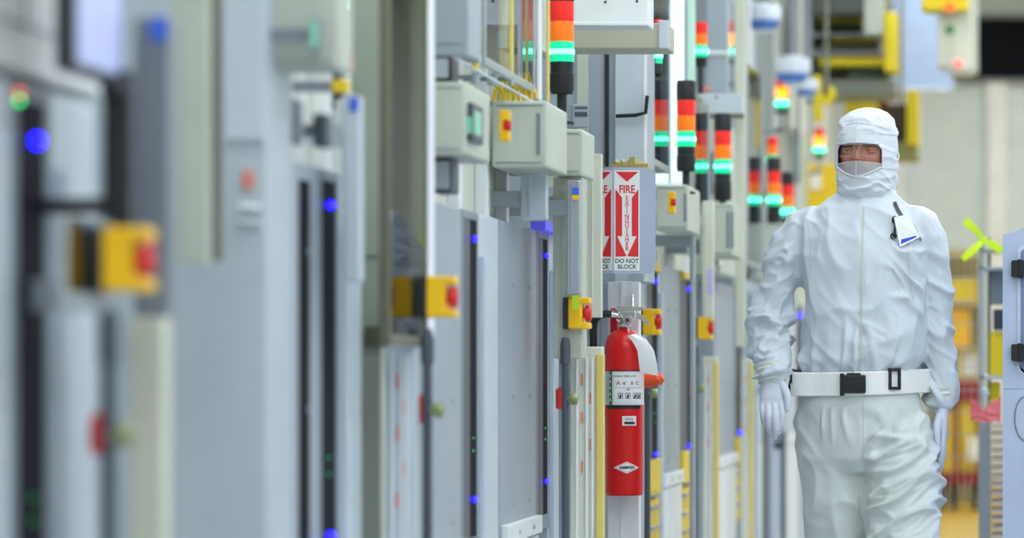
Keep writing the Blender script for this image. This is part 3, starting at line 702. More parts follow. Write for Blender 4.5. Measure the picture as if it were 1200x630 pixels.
# far wire shelving with yellow boxes, red cart
t = thing('storage_rack', 'white wire storage rack far behind the right arm', 'rack', (Xp(1130, 30), 30, 0))
def rk(name, a, b, c, d, Y, ln, m, par=t): return build(name, MB().box(Xp(a, Y), Xp(b, Y), Y, Y + ln, max(0, Zp(d, Y)), Zp(c, Y), .008), m, par)
for a in (1086, 1147): rk('upright', a, a + 3, 288, 640, 30.0, .03, STEEL)
for y in (296, 353, 407, 441): rk('shelf', 1086, 1149, y, y + 5, 30.0, .5, mat('shelf_tan', (190, 170, 120), .5))
rk('back_sheet', 1086, 1149, 292, 620, 30.6, .02, mat('tan_backing', (150, 140, 96), .6))
YG = 'yellow boxes on the far rack'
for (a, b, c, d, lab, m) in ((1090, 1144, 326, 353, 'long yellow box on the top shelf of the far rack', YB), (1112, 1136, 362, 407, 'rounded bright yellow box on the middle shelf of the far rack', YEL), (1092, 1110, 366, 407, 'yellow box hidden by the arm on the far rack', YB), (1110, 1126, 412, 441, 'small yellow box on the third shelf of the far rack', YB), (1127, 1145, 412, 440, 'white box on the third shelf of the far rack', WHITEP)):
    Y = 30.05
    bx = thing('storage_box', lab, 'box', (Xp((a + b) / 2, Y), Y, Zp(d, Y)), YG if m is not WHITEP else None)
    rk('shell', a, b, c + 4, d, Y, .4, m, bx); rk('lid', a - .5, b + .5, c, c + 5, Y - .01, .42, m, bx)
t = thing('red_cart', 'red framed cart with yellow panels on dark wheels, far behind the gloved hand', 'cart', (Xp(1122, 29), 29, 0))
DR = mat('dark_red_frame', (140, 30, 20), .45)
rk('top_deck', 1096, 1150, 447, 470, 28.8, .6, DR, t)
for a in (1098, 1119, 1145): rk('post', a, a + 5, 468, 570, 28.8, .05, DR, t)
rk('lower_bar', 1096, 1150, 553, 568, 28.8, .6, DR, t)
rk('yellow_panel', 1102, 1119, 480, 553, 28.85, .5, YB, t); rk('yellow_panel', 1124, 1145, 470, 553, 28.85, .5, YB, t)
rk('white_jug', 1134, 1147, 512, 540, 28.78, .06, WHITEP, t)
for a in (1104, 1118, 1142):
    w = build('wheel', MB().lathe([(.01, -.02), (.07, -.02), (.075, -.01), (.075, .01), (.07, .02), (.01, .02)], (Xp(a, 29), 29, .075), 20, 'X'), RUBBER, t, SM)
    build('hub', MB().lathe([(.005, -.024), (.025, -.024), (.025, .024), (.005, .024)], (Xp(a, 29), 29, .075), 14, 'X'), PINK, w)
    build('caster_fork', MB().box(Xp(a, 29) - .03, Xp(a, 29) + .03, 28.95, 29.05, .15, .2), BLACK, t)

# grey rack post with pink bag and lime tape
t = thing('equipment_rack', 'grey steel rack with trays half hidden behind the blue cabinet', 'rack', (Xp(1155, 14.5), 14.5, 0))
def rg(name, a, b, c, d, Y, ln, m, z0=None, par=t): return build(name, MB().box(Xp(a, Y), Xp(b, Y), Y, Y + ln, 0 if z0 == 0 else Zp(d, Y), Zp(c, Y), .002), m, par)
rg('post', 1148, 1153, 278, 640, 14.5, .03, STEEL, 0); rg('lower_sleeve', 1147, 1160, 487, 640, 14.45, .03, GREYP, 0)
rg('post', 1158, 1161, 278, 640, 14.9, .03, DGREY, 0); rg('post', 1193, 1197, 278, 640, 14.5, .03, STEEL, 0)
for y in (290, 312, 440): rg('shelf', 1148, 1195, y, y + 4, 14.5, .4, STEEL)
rg('grey_box', 1160, 1190, 316, 356, 14.6, .2, mat('blue_grey_box', (120, 134, 150), .5)); rg('dark_box', 1164, 1190, 362, 386, 14.6, .2, mat('navy_box', (40, 50, 70), .5)); rg('yellow_box', 1160, 1192, 388, 440, 14.62, .2, YB)
rg('yellow_lower_box', 1160, 1172, 448, 470, 14.62, .2, YB)
for k in range(14): rg('tray', 1162, 1192, 496 + k * 10, 501 + k * 10, 14.6, .3, mat('tray_beige', (196, 186, 176), .5))
g2 = MB()
for a in range(1098, 1148, 8): g2.box(Xp(a, 16.5), Xp(a, 16.5) + .0025, 16.5, 16.5025, .3, Zp(300, 16.5))
for y in range(300, 560, 26): g2.box(Xp(1096, 16.5), Xp(1150, 16.5), 16.5, 16.504, Zp(y + 1, 16.5), Zp(y, 16.5))
g2.box(Xp(1094, 16.5), Xp(1096, 16.5), 16.49, 16.51, 0, Zp(298, 16.5)).box(Xp(1148, 16.5), Xp(1150, 16.5), 16.49, 16.51, 0, Zp(298, 16.5))
tag(build('wire_screen', g2, STEEL), 'thin wire mesh screen behind the right arm', 'wire screen')
NEON = mat('neon_yellow_tape', (206, 236, 20), .5, emit=.1, var=0)
t = thing('tape_bow', 'neon yellow tape tied in a bow on the grey rack post', 'tape', (Xp(1153, 14.3), 14.3, Zp(284, 14.3)))
def tail(pts, w, tw):
    rings = []
    for i, (px, py, dy) in enumerate(pts):
        p = Vector((Xp(px, 14.3), 14.3 + dy, Zp(py, 14.3)))
        a, b = pts[max(0, i - 1)], pts[min(len(pts) - 1, i + 1)]
        d = Vector((b[0] - a[0], 0, -(b[1] - a[1]))).normalized()
        n = Vector((-d.z, tw * math.sin(i), d.x)) * w[i] / 2
        e = Vector((0, .0025, 0))
        rings.append([p - n - e, p + n - e, p + n + e, p - n + e])
    return MB().loft(rings)
build('tail', tail([(1154, 282, 0), (1146, 272, -.02), (1138, 265, -.03), (1131, 258, -.02)], [.016, .022, .03, .03], .006), NEON, t, SM)
build('tail', tail([(1154, 280, 0), (1146, 288, -.02), (1137, 296, -.03), (1128, 304, -.03)], [.018, .026, .028, .022], .006), NEON, t, SM)
build('tail', tail([(1152, 280, 0), (1160, 285, -.02), (1168, 290, -.03), (1175, 294, -.02)], [.016, .026, .03, .026], .006), NEON, t, SM)
build('knot', MB().sphere((Xp(1152, 14.3), 14.3, Zp(281, 14.3)), .013, 1.1, 1, .9).tube([(Xp(1152, 14.3), 14.3, Zp(281, 14.3)), (Xp(1151, 14.5), 14.49, Zp(281, 14.5))], .012), NEON, t, SM)
PBAG = sheer_mat('pink_film', (232, 120, 130), .75)
t = thing('pink_bag', 'crumpled translucent pink plastic bag hanging on the grey rack post', 'bag', (Xp(1155, 13.9), 13.9, Zp(494, 13.9)))
b = MB()
gx, gz = 14, 12
vv = [[None] * (gz + 1) for _ in range(gx + 1)]
for side, dy in ((0, -.02), (1, .03)):
    for i in range(gx + 1):
        for j in range(gz + 1):
            u, v = i / gx, j / gz
            px = 1137 + 36 * u; py = 494 - (12 + 18 * abs(2 * u - .9) ** .7) * v
            vv[i][j] = b.bm.verts.new((Xp(px, 13.9), 13.9 + dy * math.sin(PI * min(u * 1.1 + .02, 1)) + .012 * noise.noise(Vector((px * .2, py * .2, side * 3.0))), Zp(py, 13.9) + .006 * noise.noise(Vector((px * .15, py * .1, 9)))))
    for i in range(gx):
        for j in range(gz): b.bm.faces.new((vv[i][j], vv[i + 1][j], vv[i + 1][j + 1], vv[i][j + 1]))
build('film', b, PBAG, t, SM)
build('clip', MB().lathe([(.012, -.01), (.02, -.006), (.02, .006), (.012, .01)], (Xp(1153, 13.9), 13.93, Zp(461, 13.9)), 18, 'Y').tube([(Xp(1153, 13.9), 13.9, Zp(470, 13.9)), (Xp(1153, 13.9), 13.9, Zp(458, 13.9)), (Xp(1153, 14.4), 14.46, Zp(458, 14.4))], .006), STEEL, t, SM)

# ------------------------------------------------------------------ blue-grey cabinet at the right edge
t = thing('blue_cabinet', 'pale blue-grey cabinet with black hinges cut off by the right edge', 'cabinet', (.16, 10.8, 0))
CAB = mat('lavender_blue_enamel', (182, 196, 222), .35)
Y = 10.5
prof = [(Xp(1175, Y), 0), (Xp(1175, Y), Zp(276, Y)), (Xp(1177, Y), Zp(274, Y)), (Xp(1188, Y), Zp(272, Y)), (Xp(1200, Y), Zp(266, Y)), (Xp(1225, Y), Zp(262, Y)), (.36, Zp(262, Y)), (.36, 0)]
build('body', MB().prism(prof, Y, Y + .6), CAB, t)
def rrect(x0, x1, z0, z1, r, n=6):
    pts = []
    for cx, cz, a0 in ((x1 - r, z1 - r, 0), (x0 + r, z1 - r, PI / 2), (x0 + r, z0 + r, PI), (x1 - r, z0 + r, 3 * PI / 2)):
        for k in range(n + 1):
            a = a0 + PI / 2 * k / n
            pts.append((cx + r * math.cos(a), cz + r * math.sin(a)))
    return pts
dr = build('door', MB().prism(rrect(Xp(1192.5, Y), .33, Zp(438, Y), Zp(287, Y), .02), Y - .004, Y + .001), mat('pale_gasket', (205, 214, 230), .4), t)
build('window', MB().prism(rrect(Xp(1196, Y), .322, Zp(434, Y), Zp(291, Y), .016), Y - .006, Y - .003), mat('blue_smoked_window', (120, 136, 176), .25), dr)
for py in (315, 413):
    h = build('hinge', MB().prism(rrect(Xp(1185, Y), Xp(1206, Y), Zp(py + 10, Y), Zp(py - 10, Y), .006), Y - .022, Y), BLACK, t)
    build('hinge_pin', MB().cone((Xp(1195, Y), Y - .018, Zp(py + 11, Y)), (Xp(1195, Y), Y - .018, Zp(py - 11, Y)), .006), BLACK, h)
build('round_badge', MB().lathe([(.001, 0), (.016, .0), (.016, .004), (.001, .004)], (Xp(1202, Y), Y - .004, Zp(430, Y)), 24, 'Y'), BLUES, t)
ring = MB(); ring.tube([(Xp(1202, Y) + .03 * math.cos(a), Y - .002, Zp(490, Y) + .06 * math.sin(a)) for a in np.linspace(0, 2 * PI, 40)], .002, 6)
build('oval_groove', ring, GREYP, t)
build('seam', MB().box(Xp(1176, Y), .36, Y - .001, Y, Zp(455.6, Y), Zp(455, Y)), GREYP, t)

# ------------------------------------------------------------------ fire extinguisher sign
t = thing('fire_extinguisher_sign', 'red and white folded fire extinguisher sign on a grey plate', 'sign', (Xp(719, 10.75), 10.75, Zp(320, 10.75)))
PL = mat('sign_plate_grey', (178, 186, 206), .4)
SW = mat('sign_white', (240, 241, 238), .5, var=.01); SR = mat('sign_red', (226, 34, 40), .5, var=.01); SK = mat('sign_black', (30, 30, 34), .5, var=0)
SZ0, SZ1 = Zp(320, 10.75), Zp(196, 10.75)
apex = Vector((Xp(718.5, 10.75), 10.75, 0))
def sface(direction, w, s0, s1):
    """one wing of the folded plate: direction = unit vector along the wing from the apex"""
    d = Vector(direction).normalized(); n = Vector((d.y, -d.x, 0))
    if n.y > 0: n = -n
    M = Matrix.Translation(apex) @ Matrix((d, n, Vector((0, 0, 1)))).transposed().to_4x4()
    poly = [(0, SZ0), (w - .02, SZ0), (w - .006, SZ0 + .006), (w, SZ0 + .02), (w, SZ1 - .02), (w - .006, SZ1 - .006), (w - .02, SZ1), (0, SZ1)]
    build('plate', MB().prism(poly, -.0, -.003, 'Y', M), PL, t)
    za, zb = SZ0 + .008, SZ1 - .008
    build('white_panel', MB().prism([(s0, za), (s1, za), (s1, zb), (s0, zb)], .001, .0, 'Y', M), SW, t)
    cw = s1 - s0; m_ = .0035
    zr = za + .038     # red field above the DO NOT BLOCK text
    a, b, c0 = s0 + m_, s1 - m_, (s0 + s1) / 2
    zt = zb - .004; H = zt - zr
    # red pieces around the white arrow: top V, two sides with the arrow head cut out
    build('red_field', MB().prism([(a, zt), (b, zt), (c0, zt - .028)], .0016, .001, 'Y', M)
          .prism([(a, zr), (c0 - .001, zr + .002), (a + .005, zr + .058), (c0 - .0135, zr + .058), (c0 - .0135, zr + .165), (a, zr + .19)], .0016, .001, 'Y', M)
          .prism([(b, zr), (b, zr + .19), (c0 + .0135, zr + .165), (c0 + .0135, zr + .058), (b - .005, zr + .058), (c0 + .001, zr + .002)], .0016, .001, 'Y', M), SR, t)
    def T(u, z): 
        p = M @ Vector((u, .0012, z)); return face_matrix(p, n)
    text('lettering_fire', 'FIRE', .031, T(c0, zt - .050), SR, t, .80, bold=.0008)
    for k, ch in enumerate('EXTINGUISHER'):
        text('lettering_extinguisher', ch, .0165, T(c0, zt - .074 - k * .0129), SR, t, 1.0, bold=.0003)
    text('lettering_do_not', 'DO NOT', .0168, T(c0, za + .026), SK, t, .98, bold=.0003)
    text('lettering_block', 'BLOCK', .0168, T(c0, za + .010), SK, t, .98, bold=.0003)
sface((1, .16, 0), .119, .003, .074)
sface((-1, .55, 0), .085, .003, .079)
build('standoff', MB().box(Xp(735, 10.79), Xp(745, 10.79), 10.785, 11.45, Zp(240, 10.8), Zp(225, 10.8)).box(Xp(735, 10.79), Xp(745, 10.79), 10.785, 11.45, Zp(300, 10.8), Zp(285, 10.8)), GREYP, t)
bb = MB()
for px in (722, 730, 738): bb.sphere((Xp(px, 10.95), 10.95, Zp(190, 10.95)), .008)
tag(build('brass_fitting', bb.box(Xp(718, 10.96), Xp(760, 10.96), 10.94, 10.97, Zp(197, 10.96), Zp(192, 10.96)).box(Xp(738, 10.96), Xp(745, 10.96), 10.94, 11.45, Zp(192, 10.96), Zp(184, 10.96)), mat('brass', (196, 180, 110), .3, metal=.6), None, SM), 'small brass fitting peeping above the extinguisher sign', 'fitting')

# ------------------------------------------------------------------ fire extinguisher
EYc = 10.86
ex, R_ = Xp(731.5, EYc), .0555
tm = thing('mounting_channel', 'white wall channel the fire extinguisher hangs on', 'channel', (ex, 10.93, 0))
build('channel', MB().box(Xp(712, 10.93), Xp(749, 10.93), 10.935, 10.99, 0, Zp(330, 10.93), .003).box(Xp(727, 10.93), Xp(729, 10.93), 10.93, 10.936, 0, Zp(330, 10.93)), WHITEP, tm)
build('hook', MB().tube([(Xp(741, 10.93), 10.94, Zp(345, 10.93)), (Xp(741, 10.9), 10.90, Zp(346, 10.9)), (Xp(741, 10.88), 10.88, Zp(362, 10.88))], .005), CHROME, tm, SM)
build('wall_bracket', MB().box(-1.30, Xp(713, 10.93), 10.95, 10.98, 1.0, 1.04), GREYP, tm)
t = thing('fire_extinguisher', 'red fire extinguisher with chrome valve and black hose below the sign', 'fire extinguisher', (ex, EYc, Zp(580, EYc)))
zb = Zp(580, EYc); zs = Zp(410, EYc); zt = Zp(386, EYc)
prof = [(.001, zb), (R_ * .9, zb), (R_ * .96, zb + .004), (R_ * .97, zb + .01), (R_, zs)]
for k in range(1, 9):
    a = PI / 2 * k / 8
    prof.append((R_ * math.cos(a) * .74 + R_ * .26, zs + (zt - zs) * math.sin(a)))
prof += [(R_ * .26, zt + .006)]
build('cylinder', MB().lathe(prof, (ex, EYc, 0), 56), REDX, t, SM)
zl0, zl1 = Zp(474, EYc), Zp(435, EYc)
rr = lambda z: R_ * (.97 + .03 * (z - zb) / (zs - zb)) + .0008
band = build('label_band', MB().lathe([(rr(zl0) - .002, zl0), (rr(zl0), zl0), (rr(zl1), zl1), (rr(zl1) - .002, zl1)], (ex, EYc, 0), 56), mat('label_white', (226, 230, 228), .4), t, SM)
def curved(pts_uv, off, nm, m, par, n=10):
    """patch wrapped on the bottle: (u metres across the front, z)"""
    b = MB()
    (u0, u1, z0, z1) = pts_uv
    rows = []
    for z in (z0, z1):
        row = []
        for i in range(n + 1):
            a = (u0 + (u1 - u0) * i / n) / R_
            row.append(Vector((ex + (rr(z) + off) * math.sin(a), EYc - (rr(z) + off) * math.cos(a), z)))
        rows.append(row)
    inner = [[Vector((ex + (p.x - ex) * .985, EYc + (p.y - EYc) * .985, p.z)) for p in r] for r in rows]
    rings = [[rows[0][i], rows[1][i], inner[1][i], inner[0][i]] for i in range(n + 1)]
    b.loft(rings)
    return build(nm, b, m, par, SM)
def on_bottle(u, z, off=.0012):
    a = u / R_; n = Vector((math.sin(a), -math.cos(a), 0))
    return face_matrix(Vector((ex, EYc, z)) + n * (rr(z) + off), n)
GRNL = mat('label_green', (40, 120, 80), .5, var=0); INK = mat('label_ink', (44, 46, 52), .5, var=0); GRYL = mat('label_grey', (186, 192, 192), .5, var=0)
curved((-.052, .058, zl0 - .011, zl0 - .0005), .0006, 'black_strip', BLACK, t)
curved((-.04, .058, zl1, zl1 + .004), .0004, 'black_strip', BLACK, t)
curved((-.056, -.041, zl0, zl1), .0008, 'metal_strip', GRYL, band); curved((-.041, -.03, zl0, zl1), .0008, 'green_strip', GRNL, band)
for k in range(5): text('green_strip_text', '6', .012, on_bottle(-.0355, zl1 - .012 - k * .017, .0022), PAPER, band)
curved((-.022, .062, zl0 + .008, zl1 - .006), .0008, 'instruction_panel', PAPER, band)
INR = mat('label_red', (200, 40, 44), .5, var=0)
curved((-.021, .06, zl0 + .048, zl0 + .0488), .0012, 'rule_line', INK, band)
for (u, z, s, sz, m) in ((-.012, zl1 - .013, 'CLASS A', .007, INK), (.022, zl1 - .013, 'FIRES  A B C', .007, INK), (-.011, zl0 + .0615, 'A', .017, INR), (.006, zl0 + .0615, '\u2713', .016, INR), (.006, zl0 + .060, 'B', .012, INR), (.027, zl0 + .061, 'B', .014, INK), (.043, zl0 + .061, 'C', .014, INK), (.016, zl0 + .0435, 'USE', .007, INK)):
    text('label_text', s, sz, on_bottle(u, z, .0022), m, band)
for u in (-.009, .012, .033, .046):
    pm = on_bottle(u + .004, zl0 + .026, .0014)
    b = MB()
    for (a0, a1, c0, c1) in ((-.007, .007, -.008, -.0068), (-.007, .007, .0068, .008), (-.007, -.0058, -.008, .008), (.0058, .007, -.008, .008)):
        b.prism([(a0, c0), (a1, c0), (a1, c1), (a0, c1)], 0, .0006, 'Z', pm)
    b.prism([(-.004, -.0068), (.001, -.0068), (.004, .002), (.0, .0045), (-.002, 0)], 0, .0006, 'Z', pm)
    build('pictogram', b, INK, band)
sm_ = curved((.0, .041, Zp(498, EYc), Zp(487, EYc)), .0006, 'small_label', PAPER, t)
text('small_label_text', 'SERIAL', .0085, on_bottle(.02, Zp(490.5, EYc), .0018), INK, sm_)
curved((.006, .036, Zp(496.5, EYc), Zp(493.5, EYc)), .0012, 'barcode', INK, sm_)
zc = Zp(547, EYc)
b = MB(); pm = on_bottle(.012, zc, .0012)
def wrapd(pts, off):
    out = []
    for (u, v) in pts:
        a = (u + .013) / R_; z = zc + v; r = rr(z) + off
        out.append(Vector((ex + r * math.sin(a), EYc - r * math.cos(a), z)))
    return out
def diamond(w, h, off, nm, m, par, n=12):
    b = MB(); rings = []
    for i in range(n + 1):
        u = -w + 2 * w * i / n; hh = max(h * (1 - abs(u) / w), .0002)
        o_ = wrapd([(u, -hh), (u, hh)], off); i_ = wrapd([(u, hh), (u, -hh)], off - .002)
        rings.append(o_ + i_)
    b.loft(rings)
    return build(nm, b, m, par, SM)
dm = diamond(.038, .0165, .001, 'diamond_badge', PAPER, t)
diamond(.0335, .014, .0014, 'diamond_line', mat('badge_red', (222, 40, 34), .4, var=0), dm); diamond(.031, .0128, .0018, 'diamond_field', PAPER, dm)
text('diamond_text', 'AMEREX', .0105, on_bottle(.013, zc, .0026), INK, dm, 1.15, bold=.0004)
# valve
zv = zt + .004
build('valve_neck', MB().lathe([(.016, zv), (.019, zv + .004), (.019, zv + .012), (.014, zv + .016), (.014, zv + .04)], (ex, EYc, 0), 20), CHROME, t, SM)
vx = ex + .006
vl = MB().box(vx - .026, vx + .03, EYc - .014, EYc + .014, zv + .026, zv + .05, .005)
build('valve_body', vl, CHROME, t)
build('pressure_gauge', MB().lathe([(.001, -.016), (.013, -.016), (.014, -.012), (.014, 0), (.01, .002)], (vx + .006, EYc - .014, zv + .022), 22, 'Y').lathe([(.001, -.0175), (.009, -.0175), (.009, -.016), (.001, -.016)], (vx + .006, EYc - .014, zv + .022), 18, 'Y'), STEEL, t, SM)
build('gauge_face', MB().lathe([(.001, -.019), (.006, -.019), (.006, -.0172), (.001, -.0172)], (vx + .006, EYc - .014, zv + .022), 18, 'Y'), mat('gauge_red', (120, 30, 30), .4), t)
build('top_lever', MB().prism([(vx - .03, zv + .05), (vx - .026, zv + .062), (vx + .046, zv + .060), (vx + .052, zv + .053), (vx + .03, zv + .047)], EYc - .012, EYc + .012), CHROME, t)
build('carry_handle', MB().prism([(vx + .005, zv + .04), (vx + .03, zv + .046), (vx + .05, zv + .032), (vx + .068, zv + .012), (vx + .06, zv + .008), (vx + .044, zv + .022), (vx + .02, zv + .03)], EYc - .010, EYc + .010), CHROME, t)
build('safety_pin', MB().tube([(vx - .02, EYc - .02, zv + .045), (vx - .01, EYc - .024, zv + .03), (vx - .016, EYc - .022, zv + .018), (vx - .026, EYc - .02, zv + .024)], .002, 8), CHROME, t, SM)
build('hanger_bracket', MB().box(Xp(716, 10.9), Xp(724, 10.9), 10.885, 10.937, Zp(390, 10.9), Zp(361, 10.9), .004), REDX, t)
hp = []
for i in range(25):
    q = i / 24
    pts = [(vx - .024, EYc - .004, zv + .036), (vx - .06, EYc - .01, zv + .04), (vx - .09, EYc, zv + .02), (vx - .094, EYc + .01, zv - .05), (vx - .085, EYc + .03, zv - .3)]
    k = q * (len(pts) - 1); j = min(int(k), len(pts) - 2); f = k - j
    P0, P1, P2, P3 = [Vector(pts[max(0, min(len(pts) - 1, j + d))]) for d in (-1, 0, 1, 2)]
    hp.append(.5 * ((2 * P1) + (P2 - P0) * f + (2 * P0 - 5 * P1 + 4 * P2 - P3) * f * f + (3 * P1 - P0 - 3 * P2 + P3) * f ** 3))
build('hose', MB().tube(hp, .0105, 14), RUBBER, t, SM)
build('hose_ferrule', MB().cone((vx - .02, EYc - .004, zv + .036), (vx - .042, EYc - .008, zv + .039), .012), CHROME, t, SM)
# orange horn behind the bottle
build('discharge_horn', MB().cone((ex + .03, EYc + .04, Zp(447, EYc)), (ex + .092, EYc + .035, Zp(444, EYc)), .022, .020, 20).cone((ex + .092, EYc + .035, Zp(444, EYc)), (ex + .106, EYc + .034, Zp(441, EYc)), .020, .012, 20), mat('orange_horn', (240, 86, 30), .4), t, SM)
# paper tag
tg = thing('inspection_tag', 'white curled paper inspection tag on the extinguisher neck', 'tag', (ex + .05, EYc - .06, Zp(440, EYc)))
b = MB(); rows = []
for i in range(13):
    q = i / 12
    yq = EYc - .058 - .006 * math.sin(q * PI)
    lx = np.interp(q, (0, .15, .4, 1), (735, 741, 747, 750)); rx = np.interp(q, (0, .15, .4, .7, 1), (744, 757, 766, 769.5, 771))
    lz = np.interp(q, (0, 1), (393, 436)); rz = np.interp(q, (0, .15, 1), (391, 397, 440))
    L = Vector((Xp(lx, yq), yq, Zp(lz, yq))); Rr = Vector((Xp(rx, yq), yq + .006, Zp(rz, yq)))
    M_ = (L + Rr) / 2 + Vector((.0, -.006, 0))
    e = Vector((0, .0008, 0))
    rows.append([L, M_, Rr, Rr + e, M_ + e, L + e])
b.loft(rows)
pt = build('paper', b, PAPER, tg, SM)
b = MB()
for i in range(7):
    A = rows[4 + i]; d = Vector((0, -.0006, 0))
    b.loft([[A[0].lerp(A[1], .3) + d, A[0].lerp(A[1], .3) + d + Vector((0, 0, .0012)), A[0].lerp(A[1], .3) + Vector((0, 0, .0012)), A[0].lerp(A[1], .3)],
            [A[1].lerp(A[2], .6) + d, A[1].lerp(A[2], .6) + d + Vector((0, 0, .0012)), A[1].lerp(A[2], .6) + Vector((0, 0, .0012)), A[1].lerp(A[2], .6)]])
build('ruled_lines', b, GRYL, pt)
build('tie', MB().tube([(ex + .018, EYc - .034, Zp(395, EYc)), (ex + .012, EYc - .024, zv + .01), (ex - .004, EYc - .022, zv + .008)], .0015, 8), PAPER, tg, SM)

# ------------------------------------------------------------------ the person in the white clean suit
PX0, PY0 = Xp(1012, 10.59), 10.59
PO = Vector((PX0, PY0, 0))
SUIT = mat('white_clean_suit', (207, 216, 225), .5, var=.015, scale=4, bump=.25, bscale=26)
PANTS = mat('white_suit_trousers', (210, 217, 214), .5, var=.015, scale=4, bump=.25, bscale=26)
HOODM = mat('white_hood_fabric', (220, 225, 232), .6, var=.02, scale=9, bump=.22, bscale=45)
COLLM = mat('ivory_collar', (216, 220, 212), .6, var=.02)
GLOVE = mat('pale_lilac_glove', (206, 210, 226), .5, var=.02, bump=.12, bscale=120)
SKIN = mat('skin', (196, 130, 106), .5, var=.08, scale=60, bump=.08, bscale=300)
VEIL = sheer_mat('sheer_face_veil', (236, 238, 242), .42)
LENS = glass_mat('clear_lens', (.96, .97, .97), 1.22, .05)
SEAMM = mat('grey_seam', (196, 198, 192), .6)

def ell(z, cx, cy, a, b, n=48, e=2.2):
    out = []
    for k in range(n):
        t_ = 2 * PI * k / n
        c, s = math.cos(t_), math.sin(t_)
        out.append(Vector((cx + a * math.copysign(abs(c) ** (2 / e), c), cy + b * math.copysign(abs(s) ** (2 / e), s), z)))
    return out
def spline(pts, n):
    """pts: tuples (x, y, z, r); Catmull-Rom resample to n points"""
    P = [np.array(p, float) for p in pts]; out = []
    for i in range(n):
        k = i / (n - 1) * (len(P) - 1); j = min(int(k), len(P) - 2); f = k - j
        a, b, c, d = P[max(0, j - 1)], P[j], P[j + 1], P[min(len(P) - 1, j + 2)]
        out.append(.5 * (2 * b + (c - a) * f + (2 * a - 5 * b + 4 * c - d) * f * f + (3 * b - a - 3 * c + d) * f ** 3))
    return out
def limb(mb, pts, n=20, seg=24):
    S_ = spline(pts, n)
    mb.tube([p[:3] for p in S_], [float(p[3]) for p in S_], seg)
    mb.sphere(S_[0][:3], float(S_[0][3]) * .99); mb.sphere(S_[-1][:3], float(S_[-1][3]) * .99)
    return mb
def remesh(mb, vox, smooth=4):
    bmesh.ops.recalc_face_normals(mb.bm, faces=mb.bm.faces[:])
    me = bpy.data.meshes.new('tmp'); mb.bm.to_mesh(me); mb.bm.free()
    o = bpy.data.objects.new('tmp', me); COL.objects.link(o)
    md = o.modifiers.new('r', 'REMESH'); md.mode = 'VOXEL'; md.voxel_size = vox
    bpy.context.view_layer.update()
    m2 = bpy.data.meshes.new_from_object(o.evaluated_get(bpy.context.evaluated_depsgraph_get()))
    bpy.data.objects.remove(o); bpy.data.meshes.remove(me)
    out = MB(); out.bm.from_mesh(m2); bpy.data.meshes.remove(m2)
    for _ in range(smooth): bmesh.ops.smooth_vert(out.bm, verts=out.bm.verts[:], factor=.5, use_axis_x=True, use_axis_y=True, use_axis_z=True)
    return out
def ridge(p, f, off, warp=.6):
    q = Vector((p[0] * f[0], p[1] * f[1], p[2] * f[2])) + Vector((off, off * 1.7, -off))
    w = noise.noise_vector(q * .6) * warp
    v = noise.noise(q + w)
    return (1 - min(1, abs(v) * 2.6)) ** 1.6
def sst(a, b, x):
    t_ = max(0, min(1, (x - a) / (b - a))); return t_ * t_ * (3 - 2 * t_)

TORSO = [(.80, 0, 0, .13, .09), (.84, 0, 0, .168, .122), (.90, -.004, 0, .175, .134), (.97, -.008, 0, .172, .136), (1.02, -.012, 0, .166, .132), (1.05, -.014, 0, .163, .128), (1.085, -.011, 0, .165, .132), (1.115, -.004, -.006, .174, .145), (1.18, -.002, -.008, .170, .142), (1.28, 0, -.008, .168, .138), (1.38, -.002, -.004, .178, .132), (1.45, -.004, .002, .184, .120), (1.495, -.004, .008, .176, .104), (1.53, .0, .014, .138, .090), (1.56, .006, .018, .092, .080), (1.59, .008, .018, .074, .075)]
ARM_L = [(-.150, .010, 1.468, .070), (-.202, .012, 1.41, .060), (-.238, .012, 1.30, .054), (-.254, .005, 1.205, .052), (-.258, -.045, 1.13, .048), (-.250, -.080, 1.085, .044)]
ARM_R = [(.136, .010, 1.468, .073), (.175, .015, 1.41, .057), (.196, .022, 1.30, .050), (.203, .03, 1.20, .045), (.205, .035, 1.10, .043), (.213, .030, 1.02, .040)]
LEG_L = [(-.086, 0, .90, .096), (-.068, .02, .70, .092), (-.070, .03, .50, .082), (-.076, .10, .30, .076), (-.074, .17, .13, .066)]
LEG_R = [(.098, -.02, .90, .098), (.106, -.06, .70, .106), (.112, -.14, .50, .090), (.112, -.18, .30, .082), (.110, -.22, .12, .068)]

man = thing('person', 'person in white clean suit, hood and gloves walking up the aisle', 'person', (0, 0, 0))
ROOT[man.name] = Vector((0, 0, 0))

